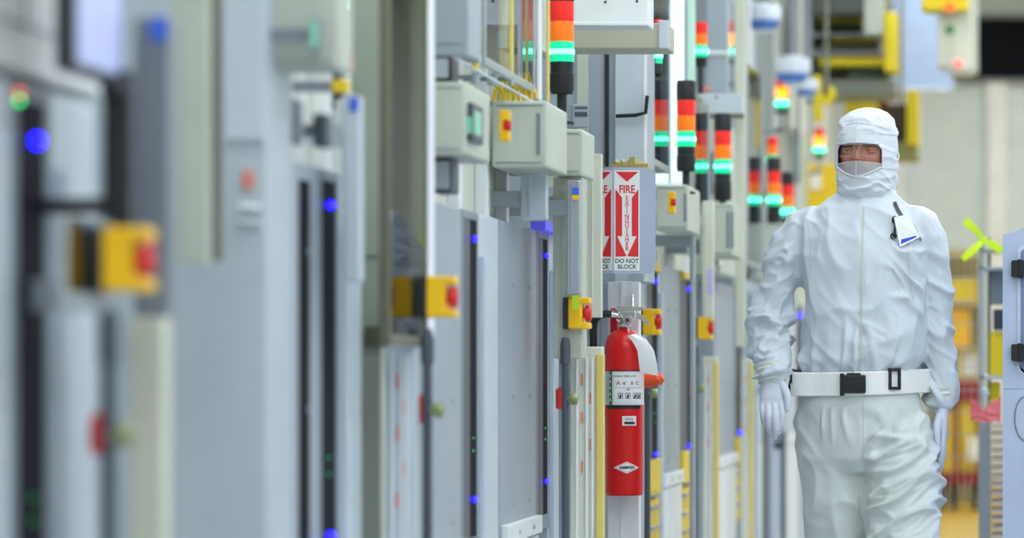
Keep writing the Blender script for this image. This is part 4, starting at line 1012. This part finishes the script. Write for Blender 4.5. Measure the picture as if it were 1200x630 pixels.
# --- hands
def hand(mb, palm, fingers, dr=0.0, seg=14):
    mb.loft([ell(z, cx, cy, a + dr, b + dr, 24, 2.4) for (z, cx, cy, a, b) in palm])
    for f in fingers:
        S_ = spline(f, 16)
        mb.tube([p[:3] for p in S_], [float(p[3]) + dr for p in S_], seg)
        mb.sphere(S_[-1][:3], float(S_[-1][3]) + dr); mb.sphere(S_[0][:3], float(S_[0][3]) + dr)
        for jx in f[1:3]: mb.sphere(jx[:3], jx[3] * 1.06 + dr)
    return mb
PALM_L = [(1.100, -.248, -.086, .024, .021), (1.07, -.246, -.092, .025, .019), (1.045, -.245, -.1, .030, .017), (1.015, -.246, -.108, .033, .0155), (.988, -.246, -.112, .032, .0125), (.978, -.246, -.113, .026, .009)]
FING_L = [[(-.223, -.112, 1.0, .0098), (-.217, -.128, .962, .0094), (-.220, -.127, .934, .0086), (-.227, -.116, .914, .0072)],
          [(-.240, -.114, .997, .0100), (-.236, -.132, .956, .0096), (-.235, -.130, .925, .0088), (-.238, -.117, .902, .0074)],
          [(-.257, -.113, .998, .0096), (-.254, -.129, .960, .0092), (-.252, -.124, .931, .0084), (-.251, -.110, .913, .0070)],
          [(-.272, -.109, 1.002, .0086), (-.271, -.121, .972, .0080), (-.268, -.116, .948, .0074), (-.264, -.104, .935, .0062)],
          [(-.224, -.100, 1.052, .0130), (-.208, -.114, 1.026, .0115), (-.201, -.124, 1.000, .0100), (-.202, -.128, .978, .0080)]]
PALM_R = [(1.02, .214, .028, .021, .025), (.985, .216, .022, .019, .025), (.955, .217, .018, .017, .031), (.925, .218, .016, .0155, .035), (.898, .219, .017, .0135, .036), (.888, .219, .017, .009, .030)]
FING_R = [[(.218, -.008, .905, .0098), (.216, -.018, .866, .0094), (.211, -.018, .838, .0086), (.206, -.011, .817, .0072)],
          [(.220, .009, .903, .0100), (.219, .001, .858, .0096), (.214, .002, .826, .0088), (.208, .007, .803, .0074)],
          [(.220, .027, .905, .0096), (.219, .022, .864, .0092), (.214, .023, .834, .0084), (.208, .028, .815, .0070)],
          [(.219, .044, .910, .0086), (.217, .042, .879, .0080), (.212, .043, .856, .0074), (.207, .047, .841, .0062)],
          [(.211, .002, .958, .0130), (.204, -.022, .934, .0115), (.203, -.034, .906, .0100), (.206, -.037, .884, .0080)]]

# --- head with a face
YAW = math.radians(-13)
HC = Vector((.009, .018, 0))
def headx(p):
    return Vector((HC.x + p[0] * math.cos(YAW) - p[1] * math.sin(YAW), HC.y + p[0] * math.sin(YAW) + p[1] * math.cos(YAW), p[2]))
def head_mesh():
    b = MB(); b.sphere((0, 0, 0), 1.0, u=120, v=90)
    G = lambda x, s: math.exp(-(x / s) ** 2)
    for v in b.bm.verts:
        n = v.co.copy()
        z = 1.680 + n.z * .116
        w = 1.0 if n.z > -.1 else 1 - .28 * ((-.1 - n.z) / .9) ** 1.3
        x = n.x * .075 * w; y = n.y * .096 * (1 - .10 * max(0, -n.z)) - .004 * max(0, -n.z) * (1 if n.y < 0 else -3)
        if n.y < 0:
            f = sst(0, .55, -n.y)
            d = 0
            zz = z
            # nose
            nz = sst(1.702, 1.668, zz) * sst(1.650, 1.662, zz)
            d += f * nz * .021 * G(x, .0085 + .005 * sst(1.685, 1.664, zz))
            d += f * .006 * G(abs(x) - .012, .006) * G(zz - 1.662, .006)
            # eye sockets, brow, cheeks
            d -= f * .0095 * G(abs(x) - .031, .015) * G(zz - 1.688, .011)
            d += f * .005 * G(zz - 1.706, .007) * G(abs(x) - .026, .022)
            d += f * .004 * G(abs(x) - .042, .015) * G(zz - 1.660, .014)
            # lips, mouth line, chin
            d += f * .006 * G(zz - 1.633, .005) * G(x, .020) + f * .006 * G(zz - 1.619, .005) * G(x, .018)
            d -= f * .005 * G(zz - 1.626, .0025) * G(x, .022)
            d += f * .006 * G(zz - 1.590, .012) * G(x, .022)
            y -= d
        # ears
        e = G(y - .008, .016) * G(z - 1.675, .026)
        x += math.copysign(.012 * e, x) if abs(n.x) > .8 else 0
        v.co = headx((x, y, z))
    return b
b = MB()
for k, (z, cx, cy, a, bb_) in enumerate(()): pass
b.loft([ell(z, cx, cy, a - .026, bb_ - .028) for (z, cx, cy, a, bb_) in TORSO[2:-1]])
limb(b, [(.010, .02, 1.54, .056), (.010, .022, 1.60, .055), (.010, .022, 1.65, .055)], 8)
for A in (ARM_L, ARM_R): limb(b, [(p[0], p[1], p[2], p[3] - .016) for p in A])
for A in (LEG_L, LEG_R): limb(b, [(p[0] * 1.04, p[1] + .004, p[2], p[3] - .030) for p in A])
for (fx, fy) in ((-.074, .19), (.110, -.20)):
    limb(b, [(fx, fy, .12, .045), (fx, fy, .07, .042), (fx, fy - .06, .055, .034), (fx, fy - .13, .048, .03)], 10)
body = remesh(b, .009, 3)
for (P_, F_) in ((PALM_L, FING_L), (PALM_R, FING_R)):
    h = remesh(hand(MB(), P_, F_, -.0022), .0028, 1)
    tm_ = bpy.data.meshes.new('t'); h.bm.to_mesh(tm_); h.bm.free(); body.bm.from_mesh(tm_)
h = head_mesh(); tm_ = bpy.data.meshes.new('t'); h.bm.to_mesh(tm_); h.bm.free(); body.bm.from_mesh(tm_)
build('body', body, SKIN, man, math.radians(180))
for sx in (-1, 1):
    e = build('eye', MB().sphere(headx((sx * .031, -.0765, 1.687)), .0118), mat('eye_white', (168, 154, 146), .25), man, SM)
    build('iris', MB().sphere(headx((sx * .031 - .002, -.0852, 1.687)), .0044, 1, .8, 1), mat('dark_iris', (40, 28, 22), .2), e, SM)
    build('eyelid', MB().tube([headx((sx * .031 + q * .0145, -.0873 + abs(q) ** 2 * .006, 1.6895 + .0022 * (1 - q * q))) for q in np.linspace(-1, 1, 9)], .0042, 8), SKIN, man, SM)
    build('eyelid', MB().tube([headx((sx * .031 + q * .0135, -.0865 + abs(q) ** 2 * .006, 1.6838 - .001 * (1 - q * q))) for q in np.linspace(-1, 1, 9)], .0032, 8), SKIN, man, SM)
    build('eyebrow', MB().tube([headx((sx * (.031 + q * .019), -.0945 + (.5 + .5 * q) ** 2 * .011, 1.7015 + .002 * (1 - q * q))) for q in np.linspace(-1, 1, 9)], [.002, .0034, .004, .004, .004, .0036, .003, .0024, .0015], 8), mat('dark_eyebrow', (62, 44, 36), .8), man, SM)
build('moustache', MB().tube([headx((q * .026, -.1015 + q * q * .012, 1.6415 - q * q * .008)) for q in np.linspace(-1, 1, 13)], [.002, .004, .005, .006, .006, .006, .006, .006, .006, .006, .005, .004, .002], 8), mat('dark_stubble', (96, 66, 56), .9), man, SM)

# --- hood with a face opening
HOOD = [(1.8095, .010, .012, .004), (1.806, .028, .034, .004), (1.797, .050, .060, .003), (1.780, .068, .083, .002), (1.752, .080, .100, 0), (1.715, .0855, .110, 0), (1.680, .0865, .113, 0), (1.645, .0855, .113, 0), (1.61, .083, .110, -.003), (1.582, .078, .102, -.003), (1.555, .071, .088, .004), (1.525, .062, .074, .012)]
def hood_ring(z, grow=0.0):
    zs_ = [r[0] for r in HOOD]
    i = 0
    while i < len(HOOD) - 2 and z < zs_[i + 1]: i += 1
    f = max(0, min(1, (zs_[i] - z) / (zs_[i] - zs_[i + 1])))
    g0, g1 = HOOD[i], HOOD[i + 1]
    return [g0[j] + (g1[j] - g0[j]) * f + (grow if j in (1, 2) else 0) for j in range(1, 4)]
def hood_pt(th, z, grow=0.0):
    a, b_, cy = hood_ring(z, grow)
    return Vector((a * math.sin(th), cy - b_ * math.cos(th), z))
OPX, OPT, OPS, OPB = .064, 1.7075, 1.643, 1.614
def opening_z(x):
    """lower and upper edge of the face opening at head-local x"""
    q = min(1, abs(x) / OPX)
    top = OPT - .004 * q ** 2 - .016 * max(0, (q - .75) / .25) ** 2
    bot = OPB + (OPS - OPB) * q ** 1.6
    return bot, top
b = MB()
NT, NZ = 160, 130
grid = []
for j in range(NZ + 1):
    q = j / NZ
    z = 1.8095 - (1.8095 - 1.525) * (q ** 1.25)
    row = []
    for i in range(NT):
        th = 2 * PI * i / NT
        p = hood_pt(th, z)
        front = math.cos(th)
        d = .0035 * ridge((p.x, p.y, p.z), (16, 16, 24), 3.1) - .002
        if z < 1.635: d += .006 * ridge((p.x, p.y, p.z), (18, 18, 42), 7.7) * sst(1.635, 1.60, z) - .002
        if z > 1.73: d += .004 * ridge((p.x, p.y, p.z), (14, 14, 20), 5.2)
        nrm = Vector((p.x, p.y, 0)).normalized()
        p = p + nrm * d
        row.append((p, th))
    grid.append(row)
vs = [[b.bm.verts.new(headx(p)) for p, th in r] for r in grid]
for j in range(NZ):
    for i in range(NT):
        i2 = (i + 1) % NT
        c = (grid[j][i][0] + grid[j][i2][0] + grid[j + 1][i][0] + grid[j + 1][i2][0]) / 4
        if c.y < 0 and abs(c.x) < OPX:
            lo, hi = opening_z(c.x)
            if lo < c.z < hi: continue
        b.bm.faces.new((vs[j][i], vs[j][i2], vs[j + 1][i2], vs[j + 1][i]))
b.bm.faces.new(vs[0])
loose = [v for v in b.bm.verts if not v.link_faces]
bmesh.ops.delete(b.bm, geom=loose, context='VERTS')
hood = build('hood', b, HOODM, man, math.radians(180))
def front_y(x, z, grow=0.0):
    a, b_, cy = hood_ring(z, grow)
    return cy - b_ * math.sqrt(max(0.02, 1 - (x / a) ** 2))
hem = []
for x in np.linspace(-OPX, OPX, 40): hem.append((x, opening_z(x)[1]))
for x in np.linspace(OPX, -OPX, 40): hem.append((x, opening_z(x)[0]))
pts = [headx((x, front_y(x, z) - .0005, z)) for x, z in hem]
pts.append(pts[0])
build('hem', MB().tube(pts, .0020, 8), HOODM, hood, SM)
build('crown_seam', MB().tube([headx((0, front_y(0, z) - .002, z)) for z in np.linspace(1.708, 1.80, 20)], .0012, 6), HOODM, hood, SM)
build('side_seam', MB().tube([headx((.0 + .078 * q, front_y(.078 * q, 1.762 - .02 * q * q) - .002, 1.762 - .02 * q * q)) for q in np.linspace(-.96, .96, 30)], .0011, 6), HOODM, hood, SM)
# sheer veil over nose and mouth
b = MB(); rows = []
for i in range(33):
    x = -OPX + 2 * OPX * i / 32
    lo, hi = opening_z(x)
    zt = 1.654 - .004 * (x / OPX) ** 2 + .002 * (1 - abs(x) / OPX); zb_ = lo - .006
    col_ = []
    for j in range(9):
        z = zt + (zb_ - zt) * j / 8
        col_.append(Vector(headx((x, front_y(x, z, -.001) - .002 * (1 - abs(x) / OPX) - .0015 * noise.noise(Vector((x * 60, z * 60, 1))), z))))
    rows.append(col_)
vg = [[b.bm.verts.new(p) for p in c] for c in rows]
for i in range(32):
    for j in range(8): b.bm.faces.new((vg[i][j], vg[i + 1][j], vg[i + 1][j + 1], vg[i][j + 1]))
ve = build('face_veil', b, VEIL, man, math.radians(180))
build('veil_edge', MB().tube([c[0] for c in rows], .0007, 6).tube([headx((0, front_y(0, z) - .003, z)) for z in np.linspace(1.655, 1.612, 10)], .0009, 6), HOODM, ve, SM)
# clear safety glasses
gl = None
for sx in (-1, 1):
    b = MB(); ring_ = []
    for k in range(40):
        a = 2 * PI * k / 40
        c, s = math.cos(a), math.sin(a)
        x = sx * .033 + .0265 * math.copysign(abs(c) ** .6, c); z = 1.686 + .0165 * math.copysign(abs(s) ** .6, s)
        ring_.append(headx((x, -.1095 + 3.6 * x * x, z)))
    if gl is None:
        gl = build('safety_glasses', MB().tube([headx((x, -.1105 + 3.6 * x * x, 1.7025)) for x in np.linspace(-.06, .06, 25)], .0011, 6), mat('clear_frame_grey', (170, 172, 178), .25), man, SM)
    vsx = [b.bm.verts.new(p) for p in ring_]; b.bm.faces.new(vsx)
    build('lens', b, LENS, gl)
    build('lens_rim', MB().tube(ring_ + [ring_[0]], .0004, 6), mat('lens_rim_pale', (200, 204, 210), .2), gl, SM)

# --- coverall (jacket and trousers in one continuous surface)
b = MB()
b.loft([ell(z, cx, cy, a, bb_) for (z, cx, cy, a, bb_) in TORSO])
limb(b, ARM_L, 24, 28); limb(b, ARM_R, 24, 28)
limb(b, LEG_L, 24, 28); limb(b, LEG_R, 24, 28)
suit = remesh(b, .0052, 6)
suit.bm.normal_update()
disp = []
for v in suit.bm.verts:
    p = v.co; x, y, z = p
    d = .0
    arm_l = sst(-.178, -.205, x) * sst(.98, 1.06, z); arm_r = sst(.155, .178, x) * sst(.95, 1.0, z)
    leg = sst(.99, .95, z)
    tor = max(0, 1 - arm_l - arm_r) * sst(1.05, 1.09, z)
    if arm_l > 0:
        q = (x * .8 + z * .6, y * 1.0, z - x * .8)
        d += arm_l * (.021 * ridge(q, (9, 9, 15), 2.0, .9) + .009 * ridge(q, (16, 16, 26), 5.0, .8) - .008) * (.6 + .6 * sst(1.36, 1.22, z))
    if arm_r > 0:
        q = (x, y, z + x * 1.2)
        d += arm_r * (.018 * ridge(q, (8, 8, 11), 8.0, .9) + .006 * ridge(q, (16, 16, 22), 1.0, .8) - .005) * (.6 + .6 * sst(1.2, 1.05, z))
    if tor > 0:
        d += tor * (.011 * ridge((x + z * .3, y, z), (6, 4, 4.5), 11.0, .9) - .003 + .005 * ridge((x + z * .6, y, z), (12, 8, 9), 4.0, .8) - .006)
        d += tor * sst(1.28, 1.12, z) * (.014 * ridge((x, y, z), (20, 12, 5), 6.0, .8) - .004)
        d += tor * sst(.05, .13, x) * sst(1.48, 1.40, z) * sst(1.16, 1.26, z) * .016 * ridge((x, y, z + x * .9), (12, 8, 16), 9.0, .7)
    if leg > 0:
        rt = sst(-.01, .04, x)
        q = (x * .9 + z * .35, y, z - x * .5)
        d += leg * rt * sst(.95, .86, z) * (.024 * ridge(q, (6.5, 5, 13), 3.0, .8) + .011 * ridge(q, (14, 10, 26), 7.5, .7) - .008)
        d += leg * (1 - rt) * (.013 * ridge((x, y, z), (11, 8, 2.6), 12.0, .6) + .005 * ridge((x + z * .3, y, z), (10, 8, 8), 2.5, .8) - .005)
        d += leg * sst(.86, .95, z) * (.013 * ridge((x, y, z), (22, 14, 4), 14.0, .5) - .004)
        if y < 0: d -= .007 * math.exp(-((x - .004) / .012) ** 2) * sst(.90, .82, z)
    disp.append(p + v.normal * d)
for v, p in zip(suit.bm.verts, disp): v.co = p
bmesh.ops.smooth_vert(suit.bm, verts=suit.bm.verts[:], factor=.3, use_axis_x=True, use_axis_y=True, use_axis_z=True)
bvh = BVHTree.FromBMesh(suit.bm)
tr_ = MB(); 
so = build('coverall', suit, SUIT, man, math.radians(180))
so.data.materials.append(PANTS)
zc_ = [p.center.z for p in so.data.polygons]
for p in so.data.polygons:
    if p.center.z < 1.05 and abs(p.center.x + .005) < .192 and p.center.z < 1.05 - 0 * p.center.x: p.material_index = 1
def front(x, z, off=.003):
    h_ = bvh.ray_cast(Vector((x, -2, z)), Vector((0, 1, 0)))
    return Vector((x, (h_[0].y if h_[0] else -.13) - off, z))
def radial(th, z, off, c=(-.006, 0)):
    d = Vector((math.sin(th), -math.cos(th), 0))
    h_ = bvh.ray_cast(Vector((c[0], c[1], z)) + d * .25, -d)
    r_ = (Vector((c[0], c[1], z)) - h_[0]).length if h_[0] else .15
    r_ = min(r_, .2)
    return Vector((c[0], c[1], z)) + d * (r_ + off)
def strip(path, w, off=.0025, th=.002):
    """ribbon lying on the front of the suit along a list of (x, z)"""
    b = MB(); rings = []
    for i, (x, z) in enumerate(path):
        a, c = path[max(0, i - 1)], path[min(len(path) - 1, i + 1)]
        t_ = Vector((c[0] - a[0], c[1] - a[1])).normalized(); n_ = Vector((-t_.y, t_.x))
        p0 = front(x - n_.x * w / 2, z - n_.y * w / 2, off); p1 = front(x + n_.x * w / 2, z + n_.y * w / 2, off)
        e = Vector((0, th, 0)); rings.append([p0, p1, p1 + e, p0 + e])
    b.loft(rings); return b
zz_ = np.linspace(1.535, 1.10, 50)
build('zip', strip([(.001 + .002 * math.sin(z * 9), z) for z in zz_], .007), SEAMM, so, SM)
build('zip_flap', strip([(.012 + .002 * math.sin(z * 9), z) for z in zz_], .0035, .002), SUIT, so, SM)
build('fly_seam', strip([(.004, z) for z in np.linspace(1.0, .84, 24)], .0025, .0015), SEAMM, so, SM)
build('armhole_seam', strip([(-.158 + .016 * math.sin((z - 1.26) * 12), z) for z in np.linspace(1.50, 1.27, 20)], .0025, .0015), SEAMM, so, SM)
build('shoulder_seam', strip([(.142 - .016 * math.sin((z - 1.26) * 12), z) for z in np.linspace(1.50, 1.27, 20)], .0025, .0015), SEAMM, so, SM)
build('thigh_crease', strip([(.006 + .055 * q ** 1.6, .86 + .075 * q) for q in np.linspace(0, 1, 16)], .003, .001), SEAMM, so, SM)
# collar and cuffs
rg_ = []
for h_, g in ((-.045, .024), (-.03, .017), (-.015, .010), (-.004, .005), (0, .001)):
    r_ = []
    for t_ in np.linspace(0, 2 * PI, 48, endpoint=False):
        fr_ = max(0, math.cos(t_))
        r_.append(Vector((.006 + (.073 + g * 1.2) * math.sin(t_), .010 - (.080 + g * .8 + .008 * fr_) * math.cos(t_), 1.572 - .050 * fr_ ** 1.6 + h_)))
    rg_.append(r_)
rin = [[Vector((.006 + (p.x - .006) * .95, .012 + (p.y - .012) * .95, p.z)) for p in r] for r in reversed(rg_)]
build('collar', MB().loft(rg_ + rin, False), COLLM, man, SM)
def cuff(nm, p0, p1, r0, r1):
    n_ = 9; pts = [Vector(p0).lerp(Vector(p1), i / (n_ - 1)) for i in range(n_)]
    rr_ = [r0 + (r1 - r0) * i / (n_ - 1) + .0022 * math.sin(i * 2.6) for i in range(n_)]
    return build(nm, MB().tube(pts, rr_, 26), COLLM, man, SM)
cuff('cuff', (-.2515, -.076, 1.098), (-.247, -.090, 1.052), .047, .036)
cuff('cuff', (.212, .031, 1.035), (.215, .026, .985), .042, .031)
# gloves
for (P_, F_) in ((PALM_L, FING_L), (PALM_R, FING_R)):
    g_ = remesh(hand(MB(), P_, F_), .0024, 2)
    build('glove', g_, GLOVE, man, math.radians(180))
# belt
b = MB(); rings = []
TH = np.linspace(0, 2 * PI, 72, endpoint=False)
prof_ = [(1.019, .003), (1.022, .0065), (1.0815, .0065), (1.0845, .003)]
base_r = {}
for z, o_ in prof_:
    r_ = []
    for th in TH:
        ps = [radial(th, zz, 0) for zz in (1.02, 1.05, 1.08)]
        cxy = Vector((-.006, 0, 0)); L_ = max((Vector((q.x, q.y, 0)) - cxy).length for q in ps)
        base_r[float(th)] = L_
    Ls = [base_r[float(th)] for th in TH]
    Ls = [sum(Ls[(i + k) % 72] for k in (-2, -1, 0, 1, 2)) / 5 for i in range(72)]
    rings.append([Vector((-.006 + (L_ + o_) * math.sin(th), -(L_ + o_) * math.cos(th), z - .004 * math.cos(th) + .004 * math.sin(th))) for L_, th in zip(Ls, TH)])
inner = [[Vector((-.006 + (p.x + .006) * .97, p.y * .97, p.z)) for p in r] for r in reversed(rings)]
bl = build('belt', b.loft(rings + inner, False), mat('white_webbing', (240, 242, 240), .7, bump=.3, bscale=200), man, SM)
bbvh = BVHTree.FromPolygons([v.co.copy() for v in bl.data.vertices], [tuple(p.vertices) for p in bl.data.polygons])
def bfront(x, z=1.05):
    h_ = bbvh.ray_cast(Vector((x, -2, z)), Vector((0, 1, 0))); return h_[0].y if h_[0] else -.13
def bx_on_belt(nm, x0, x1, z0, z1, th, m, bev=.003, par=bl):
    xm = (x0 + x1) / 2; y = bfront(xm)
    ang = math.atan2(bfront(x1) - bfront(x0), x1 - x0)
    Rm = Matrix.Rotation(ang, 3, 'Z')
    return build(nm, MB().box(x0, x1, y - th, y + .004, z0, z1, bev, rot=Rm), m, par)
L_ = lambda px: (px - 1012) / 425
Z_ = lambda py: CZ - (py - 427) / 425
bk = bx_on_belt('buckle', L_(990), L_(1017), Z_(460), Z_(439), .016, BLACK, .004)
bx_on_belt('buckle_bar', L_(987.5), L_(992), Z_(463), Z_(437), .019, BLACK, .002)
bx_on_belt('buckle_bar', L_(995), L_(1011), Z_(441), Z_(436.5), .012, BLACK, .002)
for (a, c, d, e) in ((1043, 1046, 456, 431), (1053.5, 1056.5, 455, 431), (1043, 1056.5, 434, 431), (1044, 1057, 456, 452.5)):
    bx_on_belt('adjuster_bar', L_(a), L_(c), Z_(d), Z_(e), .008, BLACK, .001)
th0 = math.radians(-78)
pc = Vector((-.006, 0, 1.052)) + Vector((math.sin(th0), -math.cos(th0), 0)) * .186
pch = build('pouch', MB().box(pc.x - .014, pc.x + .018, pc.y - .035, pc.y + .03, Z_(461), Z_(432), .007, rot=Matrix.Rotation(math.radians(8), 3, 'Y')), BLACK, bl)
build('pouch_flap', MB().box(pc.x - .010, pc.x + .014, pc.y - .040, pc.y - .033, Z_(449), Z_(433), .003), RUBBER, pch)
# boots
for (fx, fy, dz) in ((-.074, .19, .0), (.110, -.20, .0)):
    bt = MB(); limb(bt, [(fx, fy, .24, .070), (fx, fy, .13, .060), (fx, fy + .01, .065, .052), (fx, fy - .06, .056, .046), (fx, fy - .15, .046, .036)], 18, 22)
    bt = remesh(bt, .008, 3)
    for v in bt.bm.verts: v.co.z = max(v.co.z, .018)
    bo = build('boot', bt, SUIT, man, math.radians(180))
    build('sole', MB().prism([(fx + .05 * math.sin(t_) * (1 if math.cos(t_) > 0 else .85), fy - .05 + .13 * math.cos(t_)) for t_ in np.linspace(0, 2 * PI, 30, endpoint=False)], 0, .02, 'Z'), GREYP, bo)
man.location = PO

# --- id badge clipped on the chest
bdg = thing('id_badge', 'white identity badge with blue stripe and black strap on the chest', 'badge', (0, 0, 0))
ROOT[bdg.name] = Vector((0, 0, 0))
def quad(px_py, off, th):
    b = MB(); P_ = [front(L_(a), Z_(c), off) for a, c in px_py]
    ym = min(p.y for p in P_)
    for p in P_: p.y = .5 * (p.y + ym)
    e = Vector((0, th, 0))
    b.loft([P_, [p + e for p in P_]]); return b
cd = build('card', quad([(1049, 256), (1067, 252), (1079, 279), (1056, 291)], .008, .002), PAPER, bdg)
build('blue_stripe', quad([(1053.5, 283), (1074.5, 277.5), (1076.5, 281.5), (1055.5, 288.5)], .0098, .0012), mat('badge_blue', (40, 70, 220), .5), cd)
build('photo', quad([(1058, 262), (1066, 260), (1069, 271), (1061, 274)], .0098, .0012), mat('badge_photo', (176, 180, 206), .5), cd)
build('strap', strip([(L_(1049), Z_(237)), (L_(1051), Z_(242)), (L_(1054), Z_(248)), (L_(1058), Z_(254))], .009, .006, .002), BLACK, bdg)
build('reel', MB().sphere(front(L_(1050), Z_(259), .012), .009, 1, .5, 1.3), RUBBER, bdg, SM)
build('clip', MB().tube([front(L_(a), Z_(c), .013) for a, c in ((1050, 258), (1051, 266), (1050, 273), (1048.5, 278))], .0045, 8), BLACK, bdg, SM)
build('ring', MB().tube([front(L_(1048.5), Z_(278), .013) + Vector((.007 * math.cos(a), 0, .007 * math.sin(a))) for a in np.linspace(0, 2 * PI, 20)], .002, 6), BLACK, bdg, SM)
build('cord', strip([(L_(1066), Z_(253)), (L_(1072), Z_(264)), (L_(1077), Z_(275)), (L_(1080), Z_(283))], .003, .005, .002), BLACK, bdg)
bdg.location = PO
